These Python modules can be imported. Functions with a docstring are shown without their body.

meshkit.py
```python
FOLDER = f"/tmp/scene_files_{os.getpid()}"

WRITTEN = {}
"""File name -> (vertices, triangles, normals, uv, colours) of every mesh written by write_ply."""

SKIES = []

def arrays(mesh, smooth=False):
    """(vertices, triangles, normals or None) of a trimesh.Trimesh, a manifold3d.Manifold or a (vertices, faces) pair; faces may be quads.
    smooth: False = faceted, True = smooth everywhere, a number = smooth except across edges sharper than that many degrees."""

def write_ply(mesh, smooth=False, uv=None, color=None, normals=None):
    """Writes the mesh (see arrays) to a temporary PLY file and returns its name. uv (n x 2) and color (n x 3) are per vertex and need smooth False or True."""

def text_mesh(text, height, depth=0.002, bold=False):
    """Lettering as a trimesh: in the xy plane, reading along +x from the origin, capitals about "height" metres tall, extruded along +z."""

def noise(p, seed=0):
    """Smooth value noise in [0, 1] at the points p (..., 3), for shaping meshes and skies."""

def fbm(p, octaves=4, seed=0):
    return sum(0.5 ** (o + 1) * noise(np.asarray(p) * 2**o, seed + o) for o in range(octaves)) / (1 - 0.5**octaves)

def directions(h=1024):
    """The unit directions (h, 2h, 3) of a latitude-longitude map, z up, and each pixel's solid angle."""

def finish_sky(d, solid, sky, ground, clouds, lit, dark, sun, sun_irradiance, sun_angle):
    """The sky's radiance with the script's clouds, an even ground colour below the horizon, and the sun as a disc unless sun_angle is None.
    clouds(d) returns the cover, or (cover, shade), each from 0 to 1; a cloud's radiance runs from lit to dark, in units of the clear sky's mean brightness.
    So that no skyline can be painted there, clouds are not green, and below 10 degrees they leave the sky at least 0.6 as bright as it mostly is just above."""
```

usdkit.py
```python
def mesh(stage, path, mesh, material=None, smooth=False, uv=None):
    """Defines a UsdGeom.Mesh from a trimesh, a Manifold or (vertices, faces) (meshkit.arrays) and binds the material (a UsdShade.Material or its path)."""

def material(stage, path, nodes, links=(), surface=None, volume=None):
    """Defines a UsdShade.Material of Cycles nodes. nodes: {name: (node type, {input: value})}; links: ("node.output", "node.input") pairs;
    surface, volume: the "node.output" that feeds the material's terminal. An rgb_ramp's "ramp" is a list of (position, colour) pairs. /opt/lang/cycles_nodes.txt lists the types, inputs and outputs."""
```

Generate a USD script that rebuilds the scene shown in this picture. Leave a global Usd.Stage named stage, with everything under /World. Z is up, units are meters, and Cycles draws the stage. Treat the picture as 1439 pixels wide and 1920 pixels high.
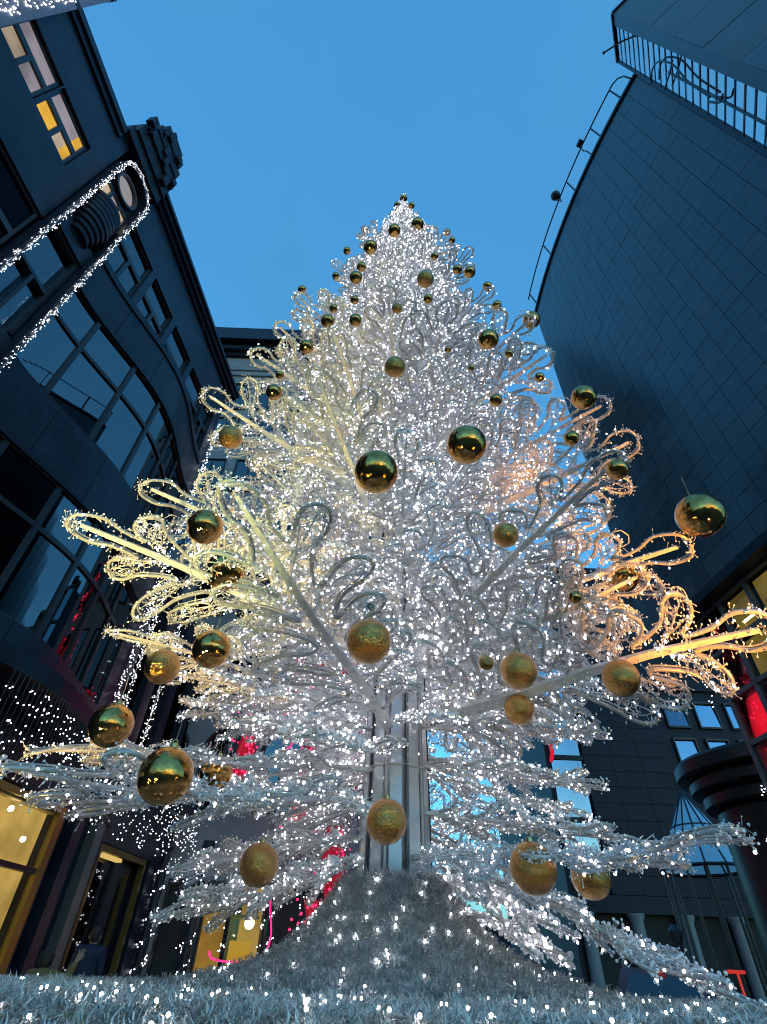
import math, random, numpy as np, trimesh, usdkit, meshkit, manifold3d
from pxr import Usd, UsdGeom, UsdLux, UsdShade, Gf, Sdf, Vt

stage = Usd.Stage.CreateInMemory()
UsdGeom.SetStageUpAxis(stage, 'Z'); UsdGeom.SetStageMetersPerUnit(stage, 1.0)
UsdGeom.Xform.Define(stage, '/World'); UsdGeom.Scope.Define(stage, '/World/Looks')
rng = np.random.default_rng(7)
PI = math.pi

# ------------------------------------------------------------------ camera, sky, exposure
F, CX, CY = 972.0, 719.5, 960.0                       # the lens, in pixels of a 1439 x 1920 picture
EYE = np.array([0, 0, 1.25])
PITCH, ROLL = math.radians(41.81), math.radians(2.136)
fwd = np.array([0, math.cos(PITCH), math.sin(PITCH)])
_u0 = np.array([0, -math.sin(PITCH), math.cos(PITCH)]); _r0 = np.array([1.0, 0, 0])
right = math.cos(ROLL) * _r0 + math.sin(ROLL) * _u0
up = -math.sin(ROLL) * _r0 + math.cos(ROLL) * _u0
cam = UsdGeom.Camera.Define(stage, '/World/camera')
cam.CreateHorizontalApertureAttr(36.0); cam.CreateVerticalApertureAttr(36.0 * 1024 / 767)
cam.CreateFocalLengthAttr(36.0 * F / 1439.0)
cam.CreateClippingRangeAttr(Gf.Vec2f(0.05, 5000)); cam.CreateExposureAttr(4.55)
M = np.eye(4); M[0, :3], M[1, :3], M[2, :3], M[3, :3] = right, up, -fwd, EYE
cam.AddTransformOp().Set(Gf.Matrix4d(*M.ravel().tolist()))

skymat = usdkit.material(stage, '/World/Looks/dusk_sky', {
    "s": ("sky_texture", {"sky_type": "single_scattering", "sun_disc": False, "sun_elevation": math.radians(1.2), "sun_rotation": 2.7,
                          "air_density": 1.0, "aerosol_density": 0.6, "ozone_density": 3.0}),
    "tint": ("mix", {"mix_type": "multiply", "fac": 1.0, "color2": (0.33, 0.70, 0.74)}),
    "tc": ("texture_coordinate", {}), "n": ("noise_texture", {"scale": 2.4, "detail": 5.0, "roughness": 0.55}),
    "r": ("map_range", {"from_min": 0.3, "from_max": 0.75, "to_min": 0.40, "to_max": 0.98, "clamp": True}),
    "cl": ("mix", {"mix_type": "mix", "color2": (0.0245, 0.107, 0.213)}),
    "b": ("background_shader", {"strength": 0.128})},
    [("s.color", "tint.color1"), ("tint.color", "cl.color1"), ("tc.generated", "n.vector"), ("n.fac", "r.value"), ("r.result", "cl.fac"), ("cl.color", "b.color")],
    surface="b.background")
dome = UsdLux.DomeLight.Define(stage, '/World/sky'); UsdShade.MaterialBindingAPI.Apply(dome.GetPrim()).Bind(skymat)
dome.GetPrim().SetCustomDataByKey('kind', 'structure')

LED = 1.0           # radiance scale of the fairy lights, before the exposure above

def ray(px, py):
    d = right * (px - CX) + up * (CY - py) + fwd * F
    return d / np.linalg.norm(d)
def at_y(px, py, Y): d = ray(px, py); return EYE + d * (Y - EYE[1]) / d[1]
def proj(p):
    v = np.asarray(p, float) - EYE; z = v @ fwd
    return CX + F * (v @ right) / z, CY - F * (v @ up) / z, z

# ------------------------------------------------------------------ materials
def mat(name, color, rough=0.5, metal=0.0, noise=None, emit=None, estr=0.0, spec=0.5, bump=None, vary=0.0, trans=0.0, alpha=1.0):
    nodes = {"p": ("principled_bsdf", {"base_color": color, "roughness": rough, "metallic": metal, "specular_ior_level": spec, "transmission_weight": trans, "alpha": alpha})}
    links = []
    if emit is not None:
        nodes["p"][1].update({"emission_color": emit, "emission_strength": estr})
    if noise:
        sc, amt = noise
        nodes["g"] = ("geometry", {}); nodes["n"] = ("noise_texture", {"scale": sc, "detail": 6.0, "roughness": 0.65})
        lo = tuple(c * (1 - amt) for c in color); hi = tuple(min(1, c * (1 + amt)) for c in color)
        nodes["r"] = ("rgb_ramp", {"ramp": [(0.3, lo), (0.7, hi)]})
        links += [("g.position", "n.vector"), ("n.fac", "r.fac"), ("r.color", "p.base_color")]
    if bump:
        nodes.setdefault("g", ("geometry", {}))
        nodes["bn"] = ("noise_texture", {"scale": bump[0], "detail": 4.0}); nodes["b"] = ("bump", {"strength": bump[1], "distance": bump[2]})
        links += [("g.position", "bn.vector"), ("bn.fac", "b.height"), ("b.normal", "p.normal")]
    return usdkit.material(stage, '/World/Looks/' + name, nodes, links, surface="p.BSDF")
def emitter(name, color, strength):
    return usdkit.material(stage, '/World/Looks/' + name, {"e": ("emission", {"color": color, "strength": strength})}, [], surface="e.emission")
def pane(name, tint=(1, 1, 1), see=0.5, rough=0.02, ior=1.42, refl=0.9):
    """A window pane: part lets light through, and mirrors more towards grazing."""
    return usdkit.material(stage, '/World/Looks/' + name, {
        "t": ("transparent_bsdf", {"color": tuple(c * see for c in tint)}), "g": ("glossy_bsdf", {"color": (refl, refl, refl), "roughness": rough}),
        "f": ("fresnel", {"IOR": ior}), "m": ("mix_closure", {})}, [("f.fac", "m.fac"), ("t.BSDF", "m.closure1"), ("g.BSDF", "m.closure2")], surface="m.closure")

m_led = usdkit.material(stage, '/World/Looks/led_white', {"g": ("geometry", {}), "r": ("map_range", {"from_min": 0.0, "from_max": 1.0, "to_min": 0.16 * LED, "to_max": 0.75 * LED}),
    "e": ("emission", {"color": (0.94, 0.92, 1.0)})}, [("g.random_per_island", "r.value"), ("r.result", "e.strength")], surface="e.emission")
m_led_hi = emitter('led_white_far', (0.93, 0.92, 1.0), 1.1 * LED)
m_ledsmall = emitter('led_facade', (0.90, 0.92, 1.0), 0.16 * LED)
m_wire = mat('silver_wire', (0.46, 0.46, 0.45), 0.28, 0.3)
m_twig = mat('clear_twig', (0.58, 0.58, 0.60), 0.25, 0.2)
m_rib = mat('acrylic_bar', (0.60, 0.61, 0.61), 0.35, 0.0, noise=(9, 0.15))
m_bead = mat('crystal_bead', (0.90, 0.90, 0.92), 0.12, 0.12, spec=0.9)
m_column = mat('column_white', (0.62, 0.64, 0.67), 0.3, 0.0, noise=(3, 0.12))
m_strip = mat('acrylic_strip', (0.50, 0.53, 0.56), 0.15, 0.25)
m_seam = mat('dark_steel', (0.05, 0.055, 0.06), 0.4, 0.5)
def gold(name, bump_scale, bump_str, r0, r1):
    return usdkit.material(stage, '/World/Looks/' + name, {
        "tc": ("texture_coordinate", {}), "n": ("noise_texture", {"scale": 2.6, "detail": 7.0, "roughness": 0.7}), "v": ("noise_texture", {"scale": bump_scale, "detail": 3.0}),
        "c": ("rgb_ramp", {"ramp": [(0.30, (0.36, 0.17, 0.045)), (0.55, (0.62, 0.33, 0.095)), (0.75, (0.78, 0.46, 0.16))]}), "r": ("map_range", {"from_min": 0.35, "from_max": 0.7, "to_min": r0, "to_max": r1, "clamp": True}),
        "b": ("bump", {"strength": bump_str, "distance": 0.06}), "p": ("principled_bsdf", {"metallic": 1.0})},
        [("tc.object", "n.vector"), ("tc.object", "v.vector"), ("n.fac", "c.fac"), ("n.fac", "r.value"), ("c.color", "p.base_color"), ("r.result", "p.roughness"), ("v.fac", "b.height"), ("b.normal", "p.normal")], surface="p.BSDF")
m_gold = gold('gold_mirror', 7.0, 0.06, 0.015, 0.06)
m_goldg = gold('gold_crackle', 10.0, 0.32, 0.02, 0.05)
m_goldcap = mat('gold_cap', (0.55, 0.40, 0.16), 0.3, 1.0)
m_cord = mat('cord', (0.3, 0.28, 0.22), 0.6)
m_tinsel = [mat('tinsel_%s' % k, c, 0.35, 0.2) for k, c in (('dark', (0.26, 0.275, 0.275)), ('mid', (0.46, 0.475, 0.465)), ('pale', (0.74, 0.75, 0.73)))]
m_hedge = [mat('hedge_tinsel_%s' % k, c, 0.4, 0.15) for k, c in (('dark', (0.26, 0.25, 0.22)), ('mid', (0.48, 0.46, 0.41)), ('pale', (0.76, 0.73, 0.67)))]
m_soil = mat('tinsel_backing', (0.07, 0.08, 0.08), 0.9)

# ------------------------------------------------------------------ helpers
names = {}
def numbered(path):
    n = names.get(path, 0); names[path] = n + 1
    return path if n == 0 else '%s_%03d' % (path, n)
def tag(p, label=None, cat=None, group=None, kind=None):
    p = p.GetPrim() if hasattr(p, 'GetPrim') else p
    for k, v in (('label', label), ('category', cat), ('group', group), ('kind', kind)):
        if v: p.SetCustomDataByKey(k, v)
    return p
def path_of(parent): return '/World' if parent is None else str(parent.GetPath())
def thing(name, label, cat, group=None, loc=(0, 0, 0), parent=None, kind=None):
    x = UsdGeom.Xform.Define(stage, numbered(path_of(parent) + '/' + name))
    if tuple(loc) != (0, 0, 0): x.AddTranslateOp().Set(Gf.Vec3d(*map(float, loc)))
    return tag(x, label, cat, group, kind)
def obj(name, mesh, m, parent=None, smooth=False, **kw):
    p = usdkit.mesh(stage, numbered(path_of(parent) + '/' + name), mesh, m, smooth=smooth).GetPrim()
    return tag(p, **kw) if kw else p
def cat(ms):
    V, Fs, n = [], [], 0
    for m in ms:
        v, f = (np.asarray(m.vertices), np.asarray(m.faces)) if hasattr(m, 'vertices') else m
        V.append(v); Fs.append(np.asarray(f) + n); n += len(v)
    return np.vstack(V), np.vstack(Fs)
BOXF = np.array([[0, 2, 1], [0, 3, 2], [4, 5, 6], [4, 6, 7], [0, 1, 5], [0, 5, 4], [1, 2, 6], [1, 6, 5], [2, 3, 7], [2, 7, 6], [3, 0, 4], [3, 4, 7]])
def hexa(b, t): return np.array(list(b) + list(t), float), BOXF
def box(x0, x1, y0, y1, z0, z1):
    return hexa([(x0, y0, z0), (x1, y0, z0), (x1, y1, z0), (x0, y1, z0)], [(x0, y0, z1), (x1, y0, z1), (x1, y1, z1), (x0, y1, z1)])
def tube(pts, r, sides=6, closed_ends=True):
    p = np.asarray(pts, float); n = len(p)
    t = np.gradient(p, axis=0); t /= np.linalg.norm(t, axis=1, keepdims=True) + 1e-12
    ref = np.where(np.abs(t[:, 2:]) < 0.9, [[0, 0, 1.0]], [[1.0, 0, 0]])
    a = np.cross(t, ref); a /= np.linalg.norm(a, axis=1, keepdims=True) + 1e-12
    for i in range(1, n):
        if a[i] @ a[i - 1] < 0: a[i] = -a[i]
    b = np.cross(t, a); th = np.arange(sides) * 2 * PI / sides
    rr = np.broadcast_to(r, (n,))[:, None, None]
    v = (p[:, None] + rr * (np.cos(th)[None, :, None] * a[:, None] + np.sin(th)[None, :, None] * b[:, None])).reshape(-1, 3)
    i, j = np.meshgrid(np.arange(n - 1), np.arange(sides), indexing='ij'); i, j = i.ravel(), j.ravel(); k = (j + 1) % sides
    f = np.vstack([np.stack([i * sides + j, i * sides + k, (i + 1) * sides + k], 1), np.stack([i * sides + j, (i + 1) * sides + k, (i + 1) * sides + j], 1)])
    if closed_ends:
        c = [[0, q + 1, q] for q in range(1, sides - 1)]; o = (n - 1) * sides
        f = np.vstack([f, c, [[o, o + q, o + q + 1] for q in range(1, sides - 1)]])
    return v, f
def crom(P, n=6):
    P = np.asarray(P, float); Q = np.vstack([2 * P[0] - P[1], P, 2 * P[-1] - P[-2]]); out = []
    for i in range(1, len(Q) - 2):
        for t in np.arange(n) / n:
            out.append(0.5 * (2 * Q[i] + (Q[i + 1] - Q[i - 1]) * t + (2 * Q[i - 1] - 5 * Q[i] + 4 * Q[i + 1] - Q[i + 2]) * t * t + (3 * Q[i] - Q[i - 1] - 3 * Q[i + 1] + Q[i + 2]) * t ** 3))
    out.append(P[-1]); return np.array(out)
_ico = trimesh.creation.icosphere(subdivisions=0); _ico1 = trimesh.creation.icosphere(subdivisions=1)
OCT = (np.array([[1, 0, 0], [-1, 0, 0], [0, 1, 0], [0, -1, 0], [0, 0, 1], [0, 0, -1]], float), np.array([[0, 2, 4], [2, 1, 4], [1, 3, 4], [3, 0, 4], [2, 0, 5], [1, 2, 5], [3, 1, 5], [0, 3, 5]]))
def scatter(shape, pos, rad, seed=0, spin=True):
    """Copies of a small shape at the points, each with a radius and a turn of its own."""
    v, f = (np.asarray(shape.vertices), np.asarray(shape.faces)) if hasattr(shape, 'vertices') else shape
    pos = np.asarray(pos, float); rad = np.broadcast_to(rad, (len(pos),)); g = np.random.default_rng(seed)
    if spin:
        q = g.normal(size=(len(pos), 4)); q /= np.linalg.norm(q, axis=1, keepdims=True); w, x, y, z = q.T
        R = np.stack([1 - 2 * (y * y + z * z), 2 * (x * y - z * w), 2 * (x * z + y * w), 2 * (x * y + z * w), 1 - 2 * (x * x + z * z), 2 * (y * z - x * w), 2 * (x * z - y * w), 2 * (y * z + x * w), 1 - 2 * (x * x + y * y)], 1).reshape(-1, 3, 3)
        vv = np.einsum('nij,kj->nki', R, v)
    else: vv = np.broadcast_to(v, (len(pos),) + v.shape)
    V = (vv * rad[:, None, None] + pos[:, None]).reshape(-1, 3)
    return V, (f[None] + (np.arange(len(pos)) * len(v))[:, None, None]).reshape(-1, 3)
def sticks(A, B, r):
    """Thin three-sided rods from each A to each B."""
    A, B = np.asarray(A, float), np.asarray(B, float); t = B - A; t /= np.linalg.norm(t, axis=1, keepdims=True) + 1e-9
    a = np.cross(t, np.where(np.abs(t[:, 2:]) < 0.9, [[0, 0, 1.0]], [[1.0, 0, 0]])); a /= np.linalg.norm(a, axis=1, keepdims=True) + 1e-9; b = np.cross(t, a)
    o = [r * (math.cos(q) * a + math.sin(q) * b) for q in (0, 2.094, 4.189)]
    V = np.stack([A + o[0], A + o[1], A + o[2], B + o[0], B + o[1], B + o[2]], 1).reshape(-1, 3)
    f = np.array([[0, 1, 4], [0, 4, 3], [1, 2, 5], [1, 5, 4], [2, 0, 3], [2, 3, 5]])
    return V, (f[None] + (np.arange(len(A)) * 6)[:, None, None]).reshape(-1, 3)
def lathe(profile, n=32, center=(0, 0, 0)):
    p = np.asarray(profile, float); th = np.arange(n) * 2 * PI / n
    v = np.stack([p[:, 0][:, None] * np.cos(th), p[:, 0][:, None] * np.sin(th), np.repeat(p[:, 1][:, None], n, 1)], -1).reshape(-1, 3) + center
    i, j = np.meshgrid(np.arange(len(p) - 1), np.arange(n), indexing='ij'); i, j = i.ravel(), j.ravel(); k = (j + 1) % n
    return v, np.vstack([np.stack([i * n + j, i * n + k, (i + 1) * n + k], 1), np.stack([i * n + j, (i + 1) * n + k, (i + 1) * n + j], 1)])
def mtx(X, Y, Z, T):
    m = np.eye(4); m[0, :3], m[1, :3], m[2, :3], m[3, :3] = X, Y, Z, T
    return Gf.Matrix4d(*m.ravel().tolist())


# ------------------------------------------------------------------ the setting
m_paving = mat('paving', (0.16, 0.155, 0.15), 0.6, noise=(3, 0.3), bump=(40, 0.2, 0.01))
m_joint = mat('paving_joint', (0.05, 0.05, 0.05), 0.9)
obj('ground', (np.array([(-400, -400, -0.02), (400, -400, -0.02), (400, 400, -0.02), (-400, 400, -0.02)], float), np.array([[0, 1, 2], [0, 2, 3]])), m_joint, kind='structure')
pave = thing('pavement', None, None, kind='structure')
for i in range(15):
    for j in range(18):
        x, y = -9.0 + i * 1.2, 6.6 + j * 1.2
        if math.hypot(x + .6 - 0.2, y + .6 - 5) < 3.9: continue
        obj('slab', box(x + .006, x + 1.194, y + .006, y + 1.194, -0.02, rng.uniform(0, 0.006)), m_paving, pave)

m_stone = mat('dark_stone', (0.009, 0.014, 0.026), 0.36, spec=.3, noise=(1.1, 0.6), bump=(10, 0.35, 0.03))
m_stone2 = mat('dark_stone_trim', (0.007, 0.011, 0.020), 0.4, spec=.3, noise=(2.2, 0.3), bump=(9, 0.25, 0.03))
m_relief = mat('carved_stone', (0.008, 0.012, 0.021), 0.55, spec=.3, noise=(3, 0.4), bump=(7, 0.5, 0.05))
m_frame = mat('black_frame', (0.012, 0.014, 0.017), 0.35)
m_back = mat('dark_room', (0.018, 0.022, 0.02), 0.8, noise=(0.35, 0.6))
m_glass = pane('window_glass', (0.8, 0.95, 0.95), 0.4, ior=2.6, refl=.8)
m_glassdark = pane('curved_glass', (0.7, 0.9, 0.85), 0.40, 0.01, refl=.20)
def blind(name, color, strength):
    return usdkit.material(stage, '/World/Looks/' + name, {"g": ("geometry", {}), "n": ("noise_texture", {"scale": 1.1, "detail": 5.0}), "r": ("map_range", {"from_min": 0.3, "from_max": 0.7, "to_min": strength * .55, "to_max": strength * 1.25}), "e": ("emission", {"color": color})},
        [("g.position", "n.vector"), ("n.fac", "r.value"), ("r.result", "e.strength")], surface="e.emission")
m_lit_cream = blind('lit_blind_cream', (1.0, 0.80, 0.58), 0.021)
m_lit_mauve = blind('lit_blind_mauve', (0.80, 0.74, 0.86), 0.014)
m_lit_yellow = blind('lit_lamp_yellow', (1.0, 0.55, 0.07), 0.032)
m_chain = mat('chain_wire', (0.10, 0.10, 0.11), 0.6)
m_haze = mat('pale_cladding', (0.20, 0.19, 0.24), 0.5, noise=(2, 0.15))
m_brass = mat('brass_frame', (0.26, 0.19, 0.055), 0.35, 0.8)
m_shop = blind('lit_shop_wall', (1.0, 0.66, 0.16), 0.021)
m_shoplow = blind('lit_shop_shelf', (1.0, 0.55, 0.10), 0.012)

# frame of the left facade: s along it, o out from it
LA, LU, LN = np.array([-9.73, 7.45, 0]), np.array([0.1128, 0.9936, 0]), np.array([0.9936, -0.1128, 0])
def lp(s, z, o=0.0): return LA + LU * s + LN * o + np.array([0, 0, z])
def lbox(s0, s1, z0, z1, o0, o1):
    q = lambda z: [lp(s0, z, o1), lp(s1, z, o1), lp(s1, z, o0), lp(s0, z, o0)]
    b, t = q(z0), q(z1)
    return hexa(b[::-1], t[::-1]) if False else hexa([b[3], b[2], b[1], b[0]][::-1], [t[3], t[2], t[1], t[0]][::-1])
def bulge(s): return 0.8 * math.sin(PI * min(max(s, 0), 9.6) / 9.6) ** 2
def band(s0, s1, z0, z1, o0, o1, n=28, f=bulge):
    """A wall strip that follows the wave of the facade."""
    ss = np.linspace(s0, s1, n + 1); ms = []
    for a, b in zip(ss[:-1], ss[1:]):
        q = lambda z: [lp(a, z, f(a) + o0), lp(b, z, f(b) + o0), lp(b, z, f(b) + o1), lp(a, z, f(a) + o1)]
        ms.append(hexa(q(z0), q(z1)))
    return cat(ms)
def chain(pts, jitter, every, seed, r=0.02):
    """Points along a line of fairy lights."""
    g = np.random.default_rng(seed); p = np.asarray(pts, float); d = np.r_[0, np.cumsum(np.linalg.norm(np.diff(p, axis=0), axis=1))]
    t = np.sort(g.uniform(0, d[-1], int(d[-1] / every))); q = np.stack([np.interp(t, d, p[:, k]) for k in range(3)], 1)
    return q + g.normal(size=q.shape) * jitter

store = thing('department_store', 'dark stone department store on the left with wavy glass storeys and lit top windows', 'building')
# masses behind the glass
obj('wall', cat([lbox(-14, -7.3, 0, 23.6, -8, -1.2), lbox(-7.3, -1.85, 0, 24.0, -8, -0.75), lbox(-1.85, -0.1, 0, 24.2, -8, -0.6), lbox(-0.1, 9.62, 0, 24.3, -8, -0.75), lbox(9.62, 18.2, 0, 13.5, -8, -1.0)]), m_back, store)
obj('end_wall', lbox(9.0, 9.62, 0, 24.3, -0.74, -0.05), m_stone, store)
# right-hand bays: top storey
def window(parent, s0, s1, z0, z1, zt, o, lit=None, glass=m_glass, split=True):
    w = thing('window', None, None, parent=parent)
    fr = [lbox(s0 - .09, s0, z0 - .09, z1 + .09, o - .1, o + .02), lbox(s1, s1 + .09, z0 - .09, z1 + .09, o - .1, o + .02), lbox(s0, s1, z1, z1 + .09, o - .1, o + .02), lbox(s0, s1, z0 - .09, z0, o - .1, o + .02), lbox(s0, s1, zt - .11, zt + .11, o - .1, o + .03)]
    mid = (s0 + s1) / 2
    if split: fr.append(lbox(mid - .07, mid + .07, z0, zt - .11, o - .1, o + .025))
    obj('frame', cat(fr), m_frame, w)
    cells = [(s0, s1, zt + .11, z1)] + ([(s0, mid - .07, z0, zt - .11), (mid + .07, s1, z0, zt - .11)] if split else [(s0, s1, z0, zt - .11)])
    for i, (a, b, c, d) in enumerate(cells):
        obj('pane', lbox(a, b, c, d, o - .07, o - .05), lit[i] if lit else glass, w)
for i, s in enumerate((0.12, 2.15, 4.2, 6.25, 8.05)):
    window(store, s, s + (1.55 if i < 4 else 0.9), 19.25, 21.85, 20.72, -0.12)
def wall_around(s0, s1, zs, wins, o0, o1, z0, z1):
    """Wall with openings, as blocks that butt."""
    ms = [lbox(s0, s1, z0, zs[0], o0, o1), lbox(s0, s1, zs[1], z1, o0, o1)]; a = s0
    for x, y in wins:
        ms.append(lbox(a, x, zs[0], zs[1], o0, o1)); a = y
    ms.append(lbox(a, s1, zs[0], zs[1], o0, o1)); return cat(ms)
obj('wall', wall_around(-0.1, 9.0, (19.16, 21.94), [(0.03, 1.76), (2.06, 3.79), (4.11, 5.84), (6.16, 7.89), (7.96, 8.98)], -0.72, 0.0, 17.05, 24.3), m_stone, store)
obj('cornice', cat([lbox(-0.05, 9.9, 24.3, 24.55, -0.7, 0.12), lbox(-0.05, 9.95, 24.55, 24.8, -0.7, 0.28), lbox(-0.05, 10.0, 24.8, 25.0, -0.7, 0.40)]), m_stone2, store)
obj('ledge', band(0, 9.3, 18.75, 19.05, -0.3, 0.06), m_stone2, store)
# wavy storeys
for z0, z1 in ((17.0, 18.75), (11.1, 13.0), (5.9, 7.25)):
    for k in range(5):
        a = -0.05 + k * 1.87
        obj('spandrel', band(a + .012, a + 1.858, z0, z1, -0.25, 0.0, 6), m_stone, store)
    obj('ledge', band(-0.05, 9.3, z0 - .10, z0, -0.3, 0.05), m_stone2, store)
for z0, z1, zt in ((13.0, 16.9, 15.4), (7.25, 11.0, 9.6)):
    ed = [0.0, 1.3, 3.0, 4.55, 6.0, 7.4, 9.0]
    for a, b in zip(ed[:-1], ed[1:]):
        w = thing('window', None, None, parent=store)
        obj('frame', cat([band(a, a + .07, z0, z1, -0.16, -0.02, 1), band(b - .07, b, z0, z1, -0.16, -0.02, 1), band(a + .07, b - .07, zt - .07, zt + .07, -0.16, -0.03, 6), band(a + .07, b - .07, z0, z0 + .05, -0.16, -0.03, 6), band(a + .07, b - .07, z1 - .05, z1, -0.16, -0.03, 6)]), m_frame, w)
        for c, d in ((z0 + .05, zt - .07), (zt + .07, z1 - .05)):
            obj('pane', band(a + .07, b - .07, c, d, -0.11, -0.09, 8), m_glassdark, w, smooth=30)
# left-hand bays
LC, LM, LY = m_lit_cream, m_lit_mauve, m_lit_yellow
window(store, -5.58, -4.24, 19.4, 21.05, 20.24, -0.12, [LM, LC, LM]); window(store, -3.98, -2.62, 19.35, 21.02, 20.2, -0.12, [LM, LY, LC])
for z0_, z1_ in ((20.33, 21.0), (19.37, 20.07)): obj('lit_reveal', lbox(-2.88, -2.63, z0_, z1_, -.165, -.158), m_lit_yellow, store)
window(store, -7.9, -6.55, 19.4, 21.05, 20.24, -0.12, [LM, LM, LC])
obj('wall', wall_around(-14, -1.85, (19.22, 21.16), [(-8.0, -6.45), (-5.70, -4.13), (-4.09, -2.51)], -0.72, 0.0, 16.95, 24.0), m_stone, store)
obj('cornice', cat([lbox(-14, -2.35, 23.3, 23.6, 0.0, 0.10), lbox(-14, -2.4, 23.6, 23.85, 0.0, 0.2), lbox(-14, -2.45, 24.0, 24.25, -0.7, 0.05)]), m_stone2, store)
for z0, z1 in ((11.1, 13.2),):
    obj('spandrel', lbox(-14, -1.85, z0, z1, -0.3, 0.0), m_stone, store)
for z0, z1, zt in ((13.2, 16.95, 15.5), (7.25, 11.1, 9.6)):
    for a in (-7.4, -5.55, -3.7):
        window(store, a + .1, a + 1.7, z0 + .1, z1 - .1, zt, -0.1, split=False, glass=m_glassdark)
obj('spandrel', lbox(-14, -1.85, 5.9, 7.25, -0.3, 0.0), m_stone, store)
# the bay with the oval window
bay = thing('bay', None, None, parent=store)
th = np.linspace(0, PI, 17); mid = -0.95
arch = [(-1.80, 6.0)] + [(mid - 0.85 * math.cos(t), 22.45 + 0.85 * math.sin(t)) for t in th] + [(-0.10, 6.0)]
inner = [(-1.66, 6.0)] + [(mid - 0.71 * math.cos(t), 22.45 + 0.71 * math.sin(t)) for t in th] + [(-0.24, 6.0)]
ms = []
for (a, b), (c, d) in zip(zip(arch[:-1], arch[1:]), zip(inner[:-1], inner[1:])):
    q = lambda o: [lp(*a, o), lp(*b, o), lp(*d, o), lp(*c, o)]
    ms.append(hexa(q(-0.2), q(0.34)))
obj('jamb', cat(ms), m_stone2, bay)
ov = np.linspace(0, 2 * PI, 33)[:-1]; oc = (mid - 0.02, 22.15)
def ell(a, b, o, c=oc): return np.array([lp(c[0] + a * math.cos(t), c[1] + b * math.sin(t), o) for t in ov])
def fan(p): return np.vstack([p, p.mean(0)]), np.array([[i, (i + 1) % len(p), len(p)] for i in range(len(p))])
def ringmesh(rings):
    V = np.vstack(rings); n = len(rings[0]); f = []
    for r in range(len(rings) - 1):
        for i in range(n):
            j = (i + 1) % n; f += [[r * n + i, r * n + j, (r + 1) * n + j], [r * n + i, (r + 1) * n + j, (r + 1) * n + i]]
    return V, np.array(f)
ovw = thing('oval_window', None, None, parent=bay)
obj('frame', ringmesh([ell(0.60, 0.62, -0.1), ell(0.60, 0.62, 0.16), ell(0.50, 0.52, 0.16), ell(0.50, 0.52, -0.1)]), m_frame, ovw, smooth=40)
obj('pane', fan(ell(0.50, 0.52, 0.02)), emitter('lit_blind_oval', (0.80, 0.76, 0.80), 0.015), ovw)
obj('back', lbox(-1.66, -0.24, 5.9, 21.2, -0.55, -0.5), m_back, bay)
obj('panel', cat([lbox(-1.66, -0.24, 21.45, 23.3, -0.5, -0.02)]), m_stone, bay)
for k in range(3):
    a = -1.64 + k * 0.47
    w = thing('window', None, None, parent=bay)
    obj('frame', cat([lbox(a, a + .05, 20.3, 21.42, -.15, .06), lbox(a + .41, a + .46, 20.3, 21.42, -.15, .06), lbox(a + .05, a + .41, 21.36, 21.42, -.15, .06), lbox(a + .05, a + .41, 20.3, 20.36, -.15, .06)]), m_frame, w)
    obj('pane', cat([lbox(a + .05, a + .41, 20.66, 21.36, -.08, -.05)]), LC if k != 1 else m_lit_mauve, w)
    obj('blind', cat([lbox(a + .05, a + .41, 20.36, 20.65, -.08, -.05)]), m_lit_yellow if k < 2 else LC, w)
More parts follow.
